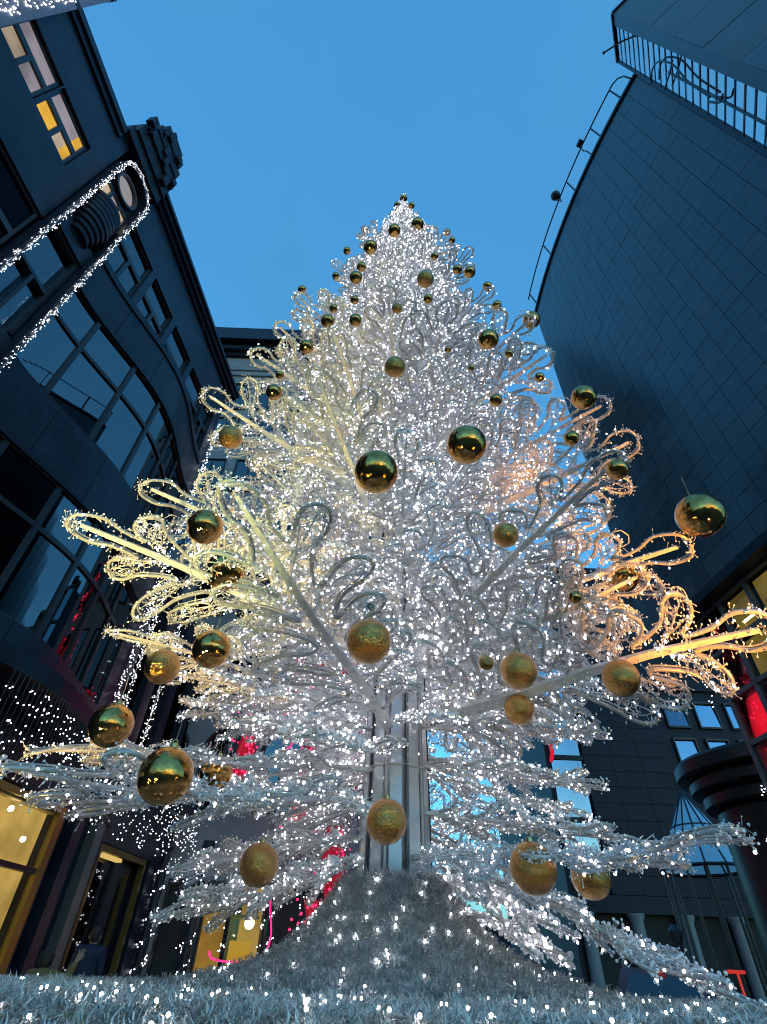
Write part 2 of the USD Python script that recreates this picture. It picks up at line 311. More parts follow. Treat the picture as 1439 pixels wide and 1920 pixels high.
# ribbed half-round balcony under them
for k in range(9):
    r0 = 0.68 - 0.05 * max(0, k - 4) ** 1.2; z = 20.25 - k * 0.26
    t = np.linspace(0, PI, 15); rr = max(r0, 0.12)
    pts = [[lp(mid - rr * math.cos(q), z + dz, 0.75 * rr * math.sin(q) + 0.0) for q in t] for dz in (0.0, -0.2)]
    ms = []
    for i in range(14):
        ms.append(hexa([lp(mid, z - .2, -.1), pts[1][i], pts[1][i + 1], lp(mid, z - .2, -.1)], [lp(mid, z, -.1), pts[0][i], pts[0][i + 1], lp(mid, z, -.1)]))
    obj('corbel', cat(ms), m_relief, bay)
for z0, z1 in ((13.3, 17.4), (7.6, 12.2)):
    w = thing('window', None, None, parent=bay)
    obj('frame', cat([lbox(-1.62, -1.5, z0, z1, -.3, 0), lbox(-.4, -.28, z0, z1, -.3, 0), lbox(-1.5, -.4, z1 - .1, z1, -.3, 0), lbox(-1.5, -.4, (z0 + z1) / 2 - .06, (z0 + z1) / 2 + .06, -.3, 0), lbox(-1.0, -.9, z0, (z0 + z1) / 2 - .06, -.3, 0)]), m_frame, w)
    obj('pane', lbox(-1.5, -.4, z0, z1 - .1, -.2, -.18), m_glass, w)
    obj('lintel', lbox(-1.66, -.24, z1, z1 + 0.9, -.4, .1), m_stone, bay)
# broken stepped pediment
g = np.random.default_rng(5)
for i, (a, b, z0, z1, o) in enumerate([(-2.45, 0.0, 23.9, 24.5, .25), (-2.3, -.02, 24.5, 25.3, .35), (-2.2, -.05, 25.3, 26.0, .45), (-2.0, -0.25, 26.0, 26.6, .5), (-1.85, -0.45, 26.6, 27.2, .55), (-1.5, -0.7, 27.2, 27.6, .5)]):
    obj('pediment_block', lbox(a, b, z0, z1, -0.7, o), m_relief, bay)
for k in range(9):
    w_ = g.uniform(.12, .3); s_ = -2.25 + .25 * k; z_ = g.uniform(24.6, 27.2 - abs(k - 5) * .3)
    obj('carving', lbox(s_ - w_ / 2, s_ + w_ / 2, z_, z_ + g.uniform(.3, .8), .3, .55 + g.uniform(0, .12)), m_relief, bay)
# light chains round the bay
edge = [lp(-1.76, 8.0, .38)] + [lp(-1.73, z, .38) for z in np.linspace(9, 22.4, 20)] + [lp(mid - 0.78 * math.cos(t), 22.45 + 0.78 * math.sin(t), .38) for t in th] + [lp(-0.16, z, .38) for z in np.linspace(22.3, 8, 20)]
c1 = thing('light_chain', 'white fairy light garland outlining the round topped bay of the dark store', 'light chain')
obj('wire', tube(edge, 0.02, 5), m_chain, c1)
obj('fairy_lights', scatter(_ico, chain(edge, 0.042, 0.022, 5), 0.0125, 6), m_ledsmall, c1, kind='stuff')
# the pier hung with lights at the near end
pier = thing('light_hung_pier', 'pale projecting pier covered in white fairy lights at the upper left corner', 'pier')
obj('shaft', lbox(-7.6, -5.62, 7, 26.4, -0.6, 0.18), m_haze, pier)
obj('cap', lbox(-7.7, -5.6, 26.4, 26.75, -0.7, 0.24), m_stone2, pier)
g = np.random.default_rng(3); n_ = 1500
obj('fairy_lights', scatter(_ico, [lp(*a) for a in np.stack([g.uniform(-7.6, -5.78, n_), g.uniform(14, 26.4, n_), np.full(n_, .21)], 1)], 0.021, 8), m_ledsmall, pier, kind='stuff')
# strands down the far end
for s, j, o in ((9.56, 1, .06), (11.0, 2, -.5), (13.0, 3, -.5)):
    c = thing('light_chain', ['', 'white light strand hanging down the right end of the wavy facade', 'white light strand on the first dark pier beyond the wavy facade', 'white light strand farthest along the dark store'][j], 'light chain')
    zs = np.linspace(7.0, 22.0 if j == 1 else 13.4, 20)
    obj('wire', tube([lp(s, z, o + .05) for z in zs], 0.015, 5), m_chain, c)
    obj('fairy_lights', scatter(_ico, chain([lp(s, z, o + .06) for z in zs], 0.06, 0.03, 20 + j), 0.02, 9), m_ledsmall, c, kind='stuff')
for k, s in enumerate((10.4, 12.2, 14.0, 15.8, 17.4)):
    obj('pier', lbox(s, s + .55, 0 if k > 0 else 4.6, 13.5, -1.0, -.55), m_stone2, store)
    if k < 4: obj('window', lbox(s + .55, s + 1.8, 7.3, 11.8, -.86, -.84), m_glassdark, store)
# canopy and net of lights over the shops
canopy = thing('shop_canopy', 'dark wavy canopy over the shop windows on the left', 'canopy')
obj('fascia', band(-3, 18, 5.95, 6.35, 0.55, 0.75, 40, lambda s: bulge(s) * 1.2), m_stone2, canopy)
obj('soffit', band(-3, 18, 6.0, 6.1, -0.2, 0.54, 40, lambda s: bulge(s) * 1.2), m_stone, canopy)
net = thing('net_of_lights', 'curtain of white fairy lights hanging from the dark canopy edge at lower left', 'light curtain')
A_, B_, P_ = [], [], []
for s in np.arange(3.5, 18, 0.14):
    top = lp(s, 5.95, bulge(s) * 1.2 + .78); ln = 0.9 + 0.8 * abs(math.sin(s * 2.1)) + g.uniform(0, .4); bot = top - [0, 0, ln]
    A_.append(top); B_.append(bot); P_ += [top + (bot - top) * u + g.normal(size=3) * .03 for u in np.sort(g.uniform(.12, 1, 6))]
obj('wire', sticks(A_, B_, 0.006), m_chain, net, kind='stuff')
obj('fairy_lights', scatter(_ico, P_, 0.0185, 8), m_ledsmall, net, kind='stuff')
# shop front on the left
shop = thing('gold_shop', 'gold framed shop window glowing yellow at the lower left edge', 'shop window')
obj('back_wall', lbox(3.6, 9.0, 0.1, 4.35, -0.26, -0.24), m_shop, shop)
obj('ceiling', lbox(3.6, 9.0, 4.30, 4.34, -0.23, -0.03), mat('shop_ceiling', (0.6, 0.5, 0.25), 0.7), shop)
obj('jamb', cat([lbox(9.02, 9.30, 0, 4.5, -0.3, 0.12), lbox(3.4, 3.6, 0, 4.5, -0.3, 0.12), lbox(3.6, 9.02, 4.35, 4.5, -0.3, 0.12)]), m_brass, shop)
obj('mullion', lbox(3.6, 9.02, 2.95, 3.07, -0.1, 0.06), m_frame, shop)
for a, b in ((3.6, 6.25), (6.27, 9.02)):
    for c, d in ((0.1, 2.95), (3.07, 4.35)): obj('pane', lbox(a, b, c, d, -0.02, 0.0), pane('shop_glass_%d%d' % (a, c), (1, 1, 1), 0.97, ior=1.06), shop)
obj('shelf', cat([lbox(5.0, 8.3, 0.9, 1.0, -.2, -.05), lbox(5.2, 5.3, 0.1, 0.9, -.2, -.1), lbox(8.1, 8.2, 0.1, 0.9, -.2, -.1)]), m_brass, shop)
for s, z in ((7.4, 4.1), (8.3, 3.6)):
    obj('spotlight', scatter(_ico1, [lp(s, z, -.13)], 0.07, 1), emitter('shop_spot_%d' % (s * 10), (1, .82, .55), 0.5), shop)
obj('wall', cat([lbox(9.31, 12.2, 0, 4.6, -0.98, -0.25), lbox(12.2, 15.9, 4.2, 5.9, -0.98, -0.25), lbox(15.9, 18.2, 0, 5.9, -0.98, -0.25), lbox(-14, 3.4, 0, 5.9, -0.7, -.05), lbox(3.4, 12.2, 4.6, 5.9, -0.7, -0.05)]), m_stone2, store)
obj('pilaster', cat([lbox(9.9, 10.35, 0, 4.55, -.25, .12)]), m_stone, store); obj('pilaster', cat([lbox(11.2, 11.6, 0, 4.55, -.25, .05)]), mat('pale_pilaster', (.09, .10, .10), .4), store)
door = thing('doorway', None, None, parent=store)
obj('frame', cat([lbox(12.32, 12.45, 0, 4.18, -.5, -.3), lbox(15.6, 15.72, 0, 4.18, -.5, -.3), lbox(12.45, 15.6, 4.0, 4.18, -.5, -.3)]), mat('aged_brass', (.14, .10, .035), .4, .8), door)
obj('leaf', lbox(12.5, 15.55, 0, 3.95, -.75, -.7), m_frame, door)
obj('pane', lbox(12.7, 15.3, .3, 3.8, -.66, -.64), m_glass, door)
obj('lintel_light', lbox(12.6, 13.9, 3.86, 3.96, -.5, -.3), emitter('lintel_glow', (1, .7, .2), 0.03), door)

# ------------------------------------------------------------------ the building across the far end
far = thing('far_building', 'grey blue palace building closing the far end on the left, red drapes on it', 'building')
m_pale = mat('pale_render', (0.20, 0.22, 0.24), 0.7, noise=(0.8, 0.2))
FY = 24.6
obj('wall', box(-16, 0.4, FY, FY + 10, 0, 41.5), m_pale, far)
obj('cornice', cat([box(-16.2, 0.6, FY - .3, FY, 40.3, 40.7), box(-16.4, 0.8, FY - .7, FY, 40.7, 41.2), box(-16.6, 1.0, FY - 1.2, FY + 10, 41.5, 43.2)]), m_stone2, far)
obj('string_course', cat([box(-16.1, 0.5, FY - .15, FY, 37.6, 37.8), box(-16.1, 0.5, FY - .12, FY, 38.4, 38.6)]), m_pale, far)
for r, z in enumerate((6.2, 10.8, 15.4, 20, 24.6, 29.2, 33.2)):
    for c in range(6):
        x = -14.5 + c * 2.6; w = thing('window', None, None, parent=far)
        arch = [(x + 0.9 * math.cos(t) + .0, z + 2.4 + 0.9 * math.sin(t)) for t in np.linspace(0, PI, 9)] if r in (0, 6) else [(x + .9, z + 2.9), (x - .9, z + 2.9)]
        pts = [(x - .9, z), (x + .9, z)] + arch
        k = len(pts); V = np.array([(p[0], FY - .02, p[1]) for p in pts] + [(x, FY - .02, z + 1.4)])
        obj('pane', (V, np.array([[i, (i + 1) % k, k] for i in range(k)])), m_glass, w)
        obj('frame', cat([tube([(p[0], FY - .05, p[1]) for p in pts + [pts[0]]], 0.09, 4), box(x - .05, x + .05, FY - .09, FY - .03, z, z + 2.6)]), m_frame, w)
        obj('room', box(x - .85, x + .85, FY - .016, FY - .012, z + .02, z + 2.8), m_back, w)
# lit ground floor with light wrapped columns
m_warm = blind('lit_display_warm', (1.0, 0.62, 0.16), 0.016)
for i, (a, b) in enumerate([(-7.6, -6.6), (-6.1, -5.2), (-4.75, -3.95), (-3.4, -2.6), (-2.1, -1.3)]):
    w = thing('shop_window', None, None, parent=far)
    obj('back', box(a, b, FY - .05, FY - .03, 0.2, 3.6), [m_back, m_shoplow, m_warm, m_back, m_back][i], w)
    obj('frame', cat([box(a - .1, a, FY - .2, FY - .02, 0, 3.8), box(b, b + .1, FY - .2, FY - .02, 0, 3.8), box(a, b, FY - .2, FY - .02, 3.6, 3.8)]), m_frame, w)
for i, x in enumerate((-7.9, -6.35, -5.0, -3.65, -2.35)):
    obj('column', lathe([(0.0, 0), (.24, 0), (.24, .3), (.17, .35), (.15, 4.6), (.24, 4.7), (.24, 5.0), (0, 5.0)], 14, (x, FY - .6, 0)), m_stone, far, smooth=40)
    c = thing('light_chain', ['leftmost light wrapped column strand by the far shop windows', 'light strand on the column right of the dark far window', 'light strand left of the golden display case', 'light strand right of the golden display case', 'light strand nearest the red drape'][i], 'light chain')
    t = np.linspace(0, 5, 120); sp = np.stack([x + .2 * np.cos(t * 9), FY - .6 + .2 * np.sin(t * 9), t], 1)
    obj('wire', tube(sp, 0.012, 4), m_chain, c)
    obj('fairy_lights', scatter(_ico, chain(sp, 0.05, 0.09, 40 + i), 0.026, 9), m_ledsmall, c, kind='stuff')
disp = thing('display_case', 'tall golden glowing display case seen left of the tree foot', 'display case', loc=(-4.35, FY - 1.4, 0))
obj('case', box(-.42, .42, -.3, .3, 0, 0.5), m_brass, disp); obj('glow_panel', box(-.36, .36, -.1, .1, 0.5, 2.0), emitter('case_glow', (1.0, .56, .06), 0.022), disp)
obj('glass', box(-.42, .42, -.3, -.28, 0.5, 2.6), pane('case_glass', (1, .95, .7), .9), disp); obj('lid', box(-.45, .45, -.33, .33, 2.6, 2.7), m_brass, disp)
# red drapes
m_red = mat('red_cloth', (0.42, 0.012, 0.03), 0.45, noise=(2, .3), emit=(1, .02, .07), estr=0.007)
m_redled = emitter('red_fairy_light', (1.0, .02, .10), .16)
def drape(path, wid, seed):
    g = np.random.default_rng(seed); p = crom(path, 6); n = len(p); ms = []
    V = []
    for i, q in enumerate(p):
        for j, u in enumerate(np.linspace(-1, 1, 9)):
            V.append((q[0] + u * wid * (0.75 + .25 * math.sin(i * .5 + seed)), q[1] + .16 * math.sin(u * 6 + i * .25), q[2]))
    F_ = []
    for i in range(n - 1):
        for j in range(8): a = i * 9 + j; F_ += [[a, a + 1, a + 10], [a, a + 10, a + 9]]
    m = trimesh.Trimesh(V, F_, process=False); W = m.copy(); W.vertices = W.vertices + [0, .05, 0]; W.invert()
    return cat([m, W])
for i, (path, wd, lab) in enumerate([
    ([(-2.9, FY - .8, 13), (-2.6, FY - .9, 10), (-2.9, FY - .9, 7), (-2.7, FY - .8, 5.2)], .55, 'red drape seen through the branches left of the trunk, leftmost'),
    ([(-1.5, FY - .8, 13.4), (-1.2, FY - .9, 10), (-1.5, FY - .9, 6), (-1.2, FY - .8, 2.4)], .45, 'tall red drape hanging next to the clear trunk'),
    ([(-.6, FY - .8, 12), (-.45, FY - .9, 9), (-.7, FY - .9, 7.2)], .26, 'short red drape nearest the clear trunk'),
    ([(-1.9, FY - 1.6, 3.2), (-1.9, FY - 1.5, 1.8), (-2.2, FY - 1.5, .3)], .55, 'dark red cloth beside the tinsel mound on the left'),
    ([(-5.9, FY - .8, 10.5), (-5.6, FY - .9, 8.5), (-5.9, FY - .9, 7.0)], .4, 'red cloth high on the far facade behind left branches'),
    ([(-3.9, FY - .8, 12.5), (-3.5, FY - .9, 11), (-4.1, FY - .9, 9.6)], .4, 'red drape farthest up behind the left branches'),
    ([(-2.2, FY - .8, 17), (-1.9, FY - .9, 15.5), (-2.1, FY - .9, 14)], .35, 'red drape high behind the middle of the tree')]):
    rd = thing('red_drape', lab, 'drape'); obj('cloth', drape(path, wd, i), m_red, rd, smooth=50)
    g = np.random.default_rng(60 + i); pp = crom(path, 6); kk = g.integers(0, len(pp), 90)
    obj('red_lights', scatter(_ico, pp[kk] + np.stack([g.uniform(-1.5, 1.5, 90) * wd, np.full(90, -.25), g.normal(size=90) * .25], 1), g.uniform(.02, .055, 90), i), m_redled, rd, kind='stuff')
m_neon = emitter('pink_neon', (1.0, 0.03, 0.22), 0.075)
for i, (pts, lab) in enumerate([
    ([(-5.3, 1.7), (-5.1, 1.5), (-4.2, 1.45), (-3.55, 1.6), (-3.3, 2.1), (-3.45, 2.9), (-3.5, 3.4)], 'pink neon bow line low left of the mound'),
    ([(-4.3, 9.3), (-3.8, 8.9), (-3.5, 8.4), (-3.9, 8.0), (-3.2, 8.0), (-3.0, 8.6)], 'pink neon loop above the lower left branches'),
    ([(-2.7, 8.2), (-2.3, 8.8), (-1.9, 8.3), (-2.2, 7.8)], 'pink neon curl left of the trunk'),
    ([(-5.0, 10.6), (-4.6, 10.2), (-4.2, 10.5), (-4.0, 10.0)], 'short pink neon wave at upper left behind the branches'),
    ([(-3.4, 6.6), (-3.1, 6.1), (-2.6, 6.3), (-2.3, 5.7), (-2.7, 5.3)], 'pink neon squiggle low between bauble and trunk'),
    ([(-1.0, 4.6), (-1.3, 4.1), (-1.9, 4.2), (-2.1, 3.6)], 'pink neon hook just left of the mound top')]):
    obj('neon_bow', tube(crom([(x, FY - 1.7, z) for x, z in pts], 6), 0.032, 6), m_neon, None, smooth=True, label=lab, cat='neon light')
obj('neon_bow', tube(crom([(-3.05, FY - 1.7, 5.4), (-2.95, FY - 1.7, 6.0), (-2.8, FY - 1.7, 6.6)], 5), 0.11, 6), emitter('red_neon', (1, .02, .03), .12), None, smooth=True, label='thick short red neon bar above the olive bauble', cat='neon light')
m_globe = emitter('globe_lamp', (1.0, 0.82, 0.5), 0.35)
for (px, py, r, lab) in ((375, 1680, .13, 'pale round globe lamp at lower left behind the branches'), (468, 1732, .17, 'bright warm globe lamp left of the mound, the brighter one')):
    p = at_y(px, py, FY - 1.6); gl = thing('globe_lamp', lab, 'lamp', loc=p)
    obj('globe', trimesh.creation.icosphere(subdivisions=2, radius=r), m_globe, gl, smooth=True); obj('arm', tube([(0, 0, r), (0, .1, r + .35), (0, 1.5, r + .4)], .025, 6), m_frame, gl)

# ------------------------------------------------------------------ the right-hand side
RC, RR = np.array([38.3, 13.5]), 30.0
def rp(t, z, o=0.0):
    """A point of the curved tiled wall: t metres along it from its far corner, o out from it."""
    y = 14.35 - t; a = math.asin((y - RC[1]) / RR); r = RR + o
    return np.array([RC[0] - r * math.cos(a), RC[1] + r * math.sin(a), z])
def rblock(t0, t1, z0, z1, o0, o1, n=1):
    ms = []; tt = np.linspace(t0, t1, n + 1)
    for a, b in zip(tt[:-1], tt[1:]):
        q = lambda z: [rp(a, z, o0), rp(b, z, o0), rp(b, z, o1), rp(a, z, o1)]
        ms.append(hexa(q(z0)[::-1], q(z1)[::-1]))
    return cat(ms)
tower = thing('tiled_building', 'curved windowless tiled building leaning in on the right with a glass strip', 'building')
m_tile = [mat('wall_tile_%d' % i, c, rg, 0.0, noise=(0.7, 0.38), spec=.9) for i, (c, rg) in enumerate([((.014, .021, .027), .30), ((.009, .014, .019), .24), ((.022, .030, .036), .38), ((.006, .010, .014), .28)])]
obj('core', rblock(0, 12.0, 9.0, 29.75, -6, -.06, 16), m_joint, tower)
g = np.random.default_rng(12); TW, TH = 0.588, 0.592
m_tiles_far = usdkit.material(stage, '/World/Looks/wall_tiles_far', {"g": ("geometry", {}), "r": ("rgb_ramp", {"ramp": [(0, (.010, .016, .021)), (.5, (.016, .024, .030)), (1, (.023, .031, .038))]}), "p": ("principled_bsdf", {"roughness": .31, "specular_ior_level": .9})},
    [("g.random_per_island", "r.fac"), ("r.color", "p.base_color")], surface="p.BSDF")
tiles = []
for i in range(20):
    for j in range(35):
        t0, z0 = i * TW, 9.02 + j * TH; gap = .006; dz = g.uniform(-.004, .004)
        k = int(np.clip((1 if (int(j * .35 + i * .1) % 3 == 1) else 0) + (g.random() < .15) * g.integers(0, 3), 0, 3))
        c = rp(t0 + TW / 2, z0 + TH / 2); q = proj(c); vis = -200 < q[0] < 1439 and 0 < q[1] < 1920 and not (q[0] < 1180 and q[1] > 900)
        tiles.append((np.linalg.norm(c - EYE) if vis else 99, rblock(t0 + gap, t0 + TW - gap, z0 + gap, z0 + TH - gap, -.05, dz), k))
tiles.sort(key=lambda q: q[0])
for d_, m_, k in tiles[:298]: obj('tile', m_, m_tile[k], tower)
obj('tile_field', cat([m_ for _, m_, _ in tiles[298:]]), m_tiles_far, tower, kind='stuff')
obj('coping', rblock(0, 11.8, 29.75, 29.95, -.6, .08, 16), m_stone2, tower)
obj('end_wall', cat([hexa([rp(0, 9, -.05), rp(0, 9, -6), rp(-.15, 9, -6), rp(-.15, 9, -.05)], [rp(0, 29.9, -.05), rp(0, 29.9, -6), rp(-.15, 29.9, -6), rp(-.15, 29.9, -.05)])]), m_tile[1], tower)
obj('soffit', rblock(0, 12.0, 8.75, 9.0, -5, 0.03, 16), m_stone2, tower)
# chamfered pier and glass strip at the near end
Q0, Q1, Q2, Q3 = np.array([12.2, -1.6]), np.array([8.67, 1.99]), np.array([9.44, 3.51]), np.array([10.05, 3.30])
def wallq(a, b, z0, z1, th, off=0.0):
    d = (b - a) / np.linalg.norm(b - a); n = np.array([-d[1], d[0]])            # outward on the left hand of a -> b
    q = lambda z: [np.r_[a + n * off, z], np.r_[b + n * off, z], np.r_[b + n * (off - th), z], np.r_[a + n * (off - th), z]]
    return hexa(q(z0), q(z1))
dd = (Q1 - Q0) / np.linalg.norm(Q1 - Q0); PW = np.linalg.norm(Q1 - Q0)
for i in range(3):
    for j in range(9):
        a = Q1 - dd * (0.02 + PW * (i + 1) / 3 - .0); b = Q1 - dd * (PW * i / 3 + .02); z0 = 9.3 + j * 2.42
        obj('cladding_panel', wallq(a, b, z0 + .012, z0 + 2.4, .08, g.uniform(-.006, .006)), m_tile[int(g.choice([0, 0, 0, 2]))] if (i, j) not in ((1, 5), (1, 6)) else m_tile[1], tower)
obj('pier_core', cat([wallq(Q0, Q1 - dd * .02, 9.0, 31.0, .5, -.09)]), m_joint, tower)
obj('coping', cat([wallq(Q0, Q1, 31.0, 31.15, .5, .06), wallq(Q1, Q2, 31.0, 31.15, .5, .06)]), m_stone2, tower)
ds = (Q2 - Q1) / np.linalg.norm(Q2 - Q1); SW = np.linalg.norm(Q2 - Q1)
strip = thing('glass_strip', None, None, parent=tower)
obj('jamb', wallq(Q1 + ds * .0, Q1 + ds * .42, 9, 31.0, .2, .0), m_tile[2], strip)
obj('jamb', wallq(Q2 - ds * .10, Q2, 9, 31.0, .35, .03), m_stone2, strip)
m_slat = [pane('strip_glass_%d' % i, (.8, .95, 1), s, .02, ior=2.6) for i, s in enumerate((.75, .55))]
m_room = mat('strip_room', (.42, .46, .46), .8, noise=(.8, .4))
a0, a1 = Q1 + ds * .42, Q2 - ds * .10; am = a0 + (a1 - a0) * .55
obj('blind', wallq(a0, a1, 9, 30.9, .04, -.5), m_room, strip)
z = 9.2
while z < 30.3:
    obj('bar', wallq(a0, a1, z, z + .085, .03, .004), m_frame, strip)
    obj('pane', wallq(a0, am, z + .085, z + .62, .012, -.012), m_slat[0], strip); obj('pane', wallq(am, a1, z + .085, z + .62, .012, -.008), m_slat[1], strip)
    z += .62
obj('mullion', wallq(am - ds * .03, am + ds * .03, 9.2, 24.5, .04, .012), m_frame, strip)
obj('return_wall', wallq(Q2, Q3, 9, 31, .3, 0), m_stone2, tower)
# thin curled bars that run over the glass strip, and a roof spar
def onstrip(u, z, o=.12):
    n = np.array([-ds[1], ds[0]]); p = a0 + (a1 - a0) * u + n * o; return np.r_[p, z]
curl = thing('curled_sign_bar', 'dark curled sign bar before the lit glass strip at upper right', 'sign frame')
obj('bar', tube(crom([onstrip(.98, 26.0), onstrip(.6, 25.8), onstrip(.3, 25.0), onstrip(.2, 23.6), onstrip(.42, 22.2), onstrip(.5, 20.5)], 6), .03, 6), m_frame, curl, smooth=True)
obj('stroke', tube(crom([onstrip(.1, 23.6), onstrip(.5, 24.0), onstrip(.95, 24.6)], 5), .03, 6), m_frame, curl, smooth=True)
obj('stroke', tube(crom([onstrip(.3, 19.6), onstrip(.5, 19.8), onstrip(.62, 20.6)], 5), .03, 6), m_frame, curl, smooth=True)
spar = thing('roof_spar', 'dark rod sticking out from the roof corner at upper right into the sky', 'rod')
s0 = np.r_[Q1 + ds * .9, 30.4]; out = np.r_[-ds[1], ds[0], 0]
obj('rod', tube([s0 - out * .1, s0 + out * .55 + [0, .1, .1]], .035, 6), m_frame, spar); obj('knob', scatter(_ico1, [s0 + out * .58 + [0, .1, .1]], .06, 1), m_frame, spar)
# roof railing
rail = thing('roof_railing', 'thin tubular railing along the roof edge of the curved tiled building', 'railing')
tt = np.linspace(0.15, 10.0, 30)
path = [rp(t, 31.15, .25) for t in tt] + [rp(10.25, 30.95, .23), rp(10.4, 30.5, .2), rp(10.45, 29.9, .1)]
obj('rail', tube(path, .035, 6), m_frame, rail, smooth=True)
for t in (0.5, 3.2, 6.2, 8.4, 9.8): obj('post', tube([rp(t, 29.8, 0), rp(t, 31.15, .25)], .04, 6), m_frame, rail)
fl = thing('roof_floodlight', 'round dark floodlight clamped on the roof railing at right', 'floodlight')
obj('head', trimesh.creation.icosphere(subdivisions=2, radius=.24).apply_translation(rp(5.5, 31.3, .45)), m_frame, fl, smooth=True); obj('bracket', tube([rp(5.5, 31.15, .25), rp(5.4, 30.95, .15), rp(5.4, 31.0, .45)], .03, 5), m_frame, fl)
wc = thing('roof_camera', 'small camera on a curved arm higher up the roof railing', 'camera')
obj('body', hexa([rp(7.6, 31.2, .2), rp(7.9, 31.2, .2), rp(7.9, 31.2, .45), rp(7.6, 31.2, .45)], [rp(7.6, 31.4, .2), rp(7.9, 31.4, .2), rp(7.9, 31.4, .45), rp(7.6, 31.4, .45)]), m_frame, wc); obj('arm', tube(crom([rp(7.75, 31.25, .3), rp(7.6, 30.9, .2), rp(7.7, 30.3, .2), rp(7.7, 29.9, .05)], 4), .03, 5), m_frame, wc)

# glazed storeys below the tiled wall
glaz = thing('glazed_front', 'gridded glass front under the tiled building with yellow and red lit panes', 'glass facade')
m_grid = mat('grid_frame', (.10, .11, .11), .4)
m_py = blind('pane_yellow', (.85, .60, .12), .011); m_pr = blind('pane_red', (1, .01, .03), .045); m_pd = pane('pane_dark', (.8, .9, .9), .25, .02); m_clear = pane('pane_clear', (.95, .95, .95), .95, .02, ior=1.25); m_pr2 = blind('pane_dim_red', (.7, .02, .05), .007)
obj('back', rblock(1.9, 12, 0, 8.7, -3.0, -2.9, 8), m_back, glaz)
CW, CH = 1.02, 1.08
for i in range(9):
    for j in range(8):
        t0, z0 = 1.95 + i * CW, 0.1 + j * CH
        kind = m_pd
        if j == 7 and i >= 1 or j == 6 and i in (1, 2, 4, 5): kind = m_py
        if (i, j) == (0, 5): kind = m_pr
        if (i, j) in ((0, 6), (0, 4), (1, 5), (2, 4)): kind = m_pr2
        if kind is m_pd: obj('pane', rblock(t0 + .05, t0 + CW - .05, z0 + .05, z0 + CH - .05, -.46, -.44), kind, glaz)
        else:
            obj('pane', rblock(t0 + .05, t0 + CW - .05, z0 + .05, z0 + CH - .05, -.46, -.44), m_clear, glaz)
            obj('lit_ceiling' if kind is m_py else 'red_sign', rblock(t0 + .12, t0 + CW - .12, z0 + .12, z0 + CH - .12, -.56, -.54), kind, glaz)
for i in range(10): obj('mullion', rblock(1.95 + i * CW - .05, 1.95 + i * CW + .05, 0, 8.74, -.5, -.38), m_grid, glaz)
for j in range(9): obj('transom', rblock(1.95, 11.1, .1 + j * CH - .05, .1 + j * CH + .05, -.495, -.385, 8), m_grid, glaz)
obj('lamp', tube([rp(3.35, 7.95, -.52), rp(3.75, 7.95, -.52)], .03, 6), emitter('tube_lamp', (1, .85, .4), .25), glaz)
obj('side_wall', hexa([rp(1.95, 0, -.5), rp(1.95, 0, -6), rp(1.85, 0, -6), rp(1.85, 0, -.5)], [rp(1.95, 8.74, -.5), rp(1.95, 8.74, -6), rp(1.85, 8.74, -6), rp(1.85, 8.74, -.5)]), m_stone, glaz)
g = np.random.default_rng(31); P_ = []
for k in range(30):
    t, zt = g.uniform(1.3, 9), g.uniform(3, 8.4); n = 16
    P_ += [rp(t + g.normal() * .05, zt - u, -.30) for u in g.uniform(0, 1.6, n)]
ic = thing('icicle_lights', 'white icicle light strings hanging before the gridded glass front at right', 'light chain')
obj('fairy_lights', scatter(_ico, P_, .017, 4), m_ledsmall, ic, kind='stuff')
P_ = np.array(P_); obj('wire', sticks(P_[0::16] + [0, 0, .1], P_[0::16] - [0, 0, 1.6], .004), m_chain, ic, kind='stuff')
# round bay with stacked rings
m_ring = mat('ring_metal', (.018, .018, .018), .4, .2)
rb = thing('round_bay', 'dark round bay of stacked rings beside the gridded glass front', 'bay')
bc = (10.3, 14.5, 0)
for k, (r, z0, z1) in enumerate([(2.15, 5.35, 5.75), (1.9, 5.0, 5.35), (1.68, 4.65, 5.0), (1.45, 0, 4.65)]):
    obj('ring' if k < 3 else 'drum', lathe([(0, z0), (r - .1, z0), (r, z0 + .06), (r, z1 - .08), (r - .06, z1), (0, z1)], 48, bc), m_ring, rb, smooth=35)

# the office block behind
office = thing('office_block', 'dark blue tiled office block behind on the right with sky lit square windows', 'building')
m_off = mat('office_wall', (.008, .016, .029), .5, spec=.25, noise=(.9, .25))
m_offw = mat('office_window', (.30, .42, .50), .04, 1.0); m_offd = mat('office_window_dim', (.10, .15, .2), .06, 1.0)
OY, OX0, OZ = 30.0, 9.6, 23.0
WINS = [(16.95 + 1.85 * c, 10.45 + 2.1 * r) for r in range(2) for c in range(3)]
obj('core', box(OX0 + .02, 34, OY + .3, OY + 14, 0, OZ - .05), m_joint, office)
for r in range(24):
    z0 = 4.4 + r * .78
    if z0 + .78 > OZ: break
    for c in range(9):
        x0 = OX0 + 1.9 + c * 1.55; x1 = x0 + 1.55
        if z0 < 4.4: continue
        hit = [1 for x, z in WINS if x0 - 1.26 < x < x1 + .08 and z0 - 1.38 < z < z0 + .99]
        if hit: continue
        obj('wall_panel', box(x0 + .01, x1 - .01, OY, OY + .165, z0 + .01, z0 + .77), m_off, office)
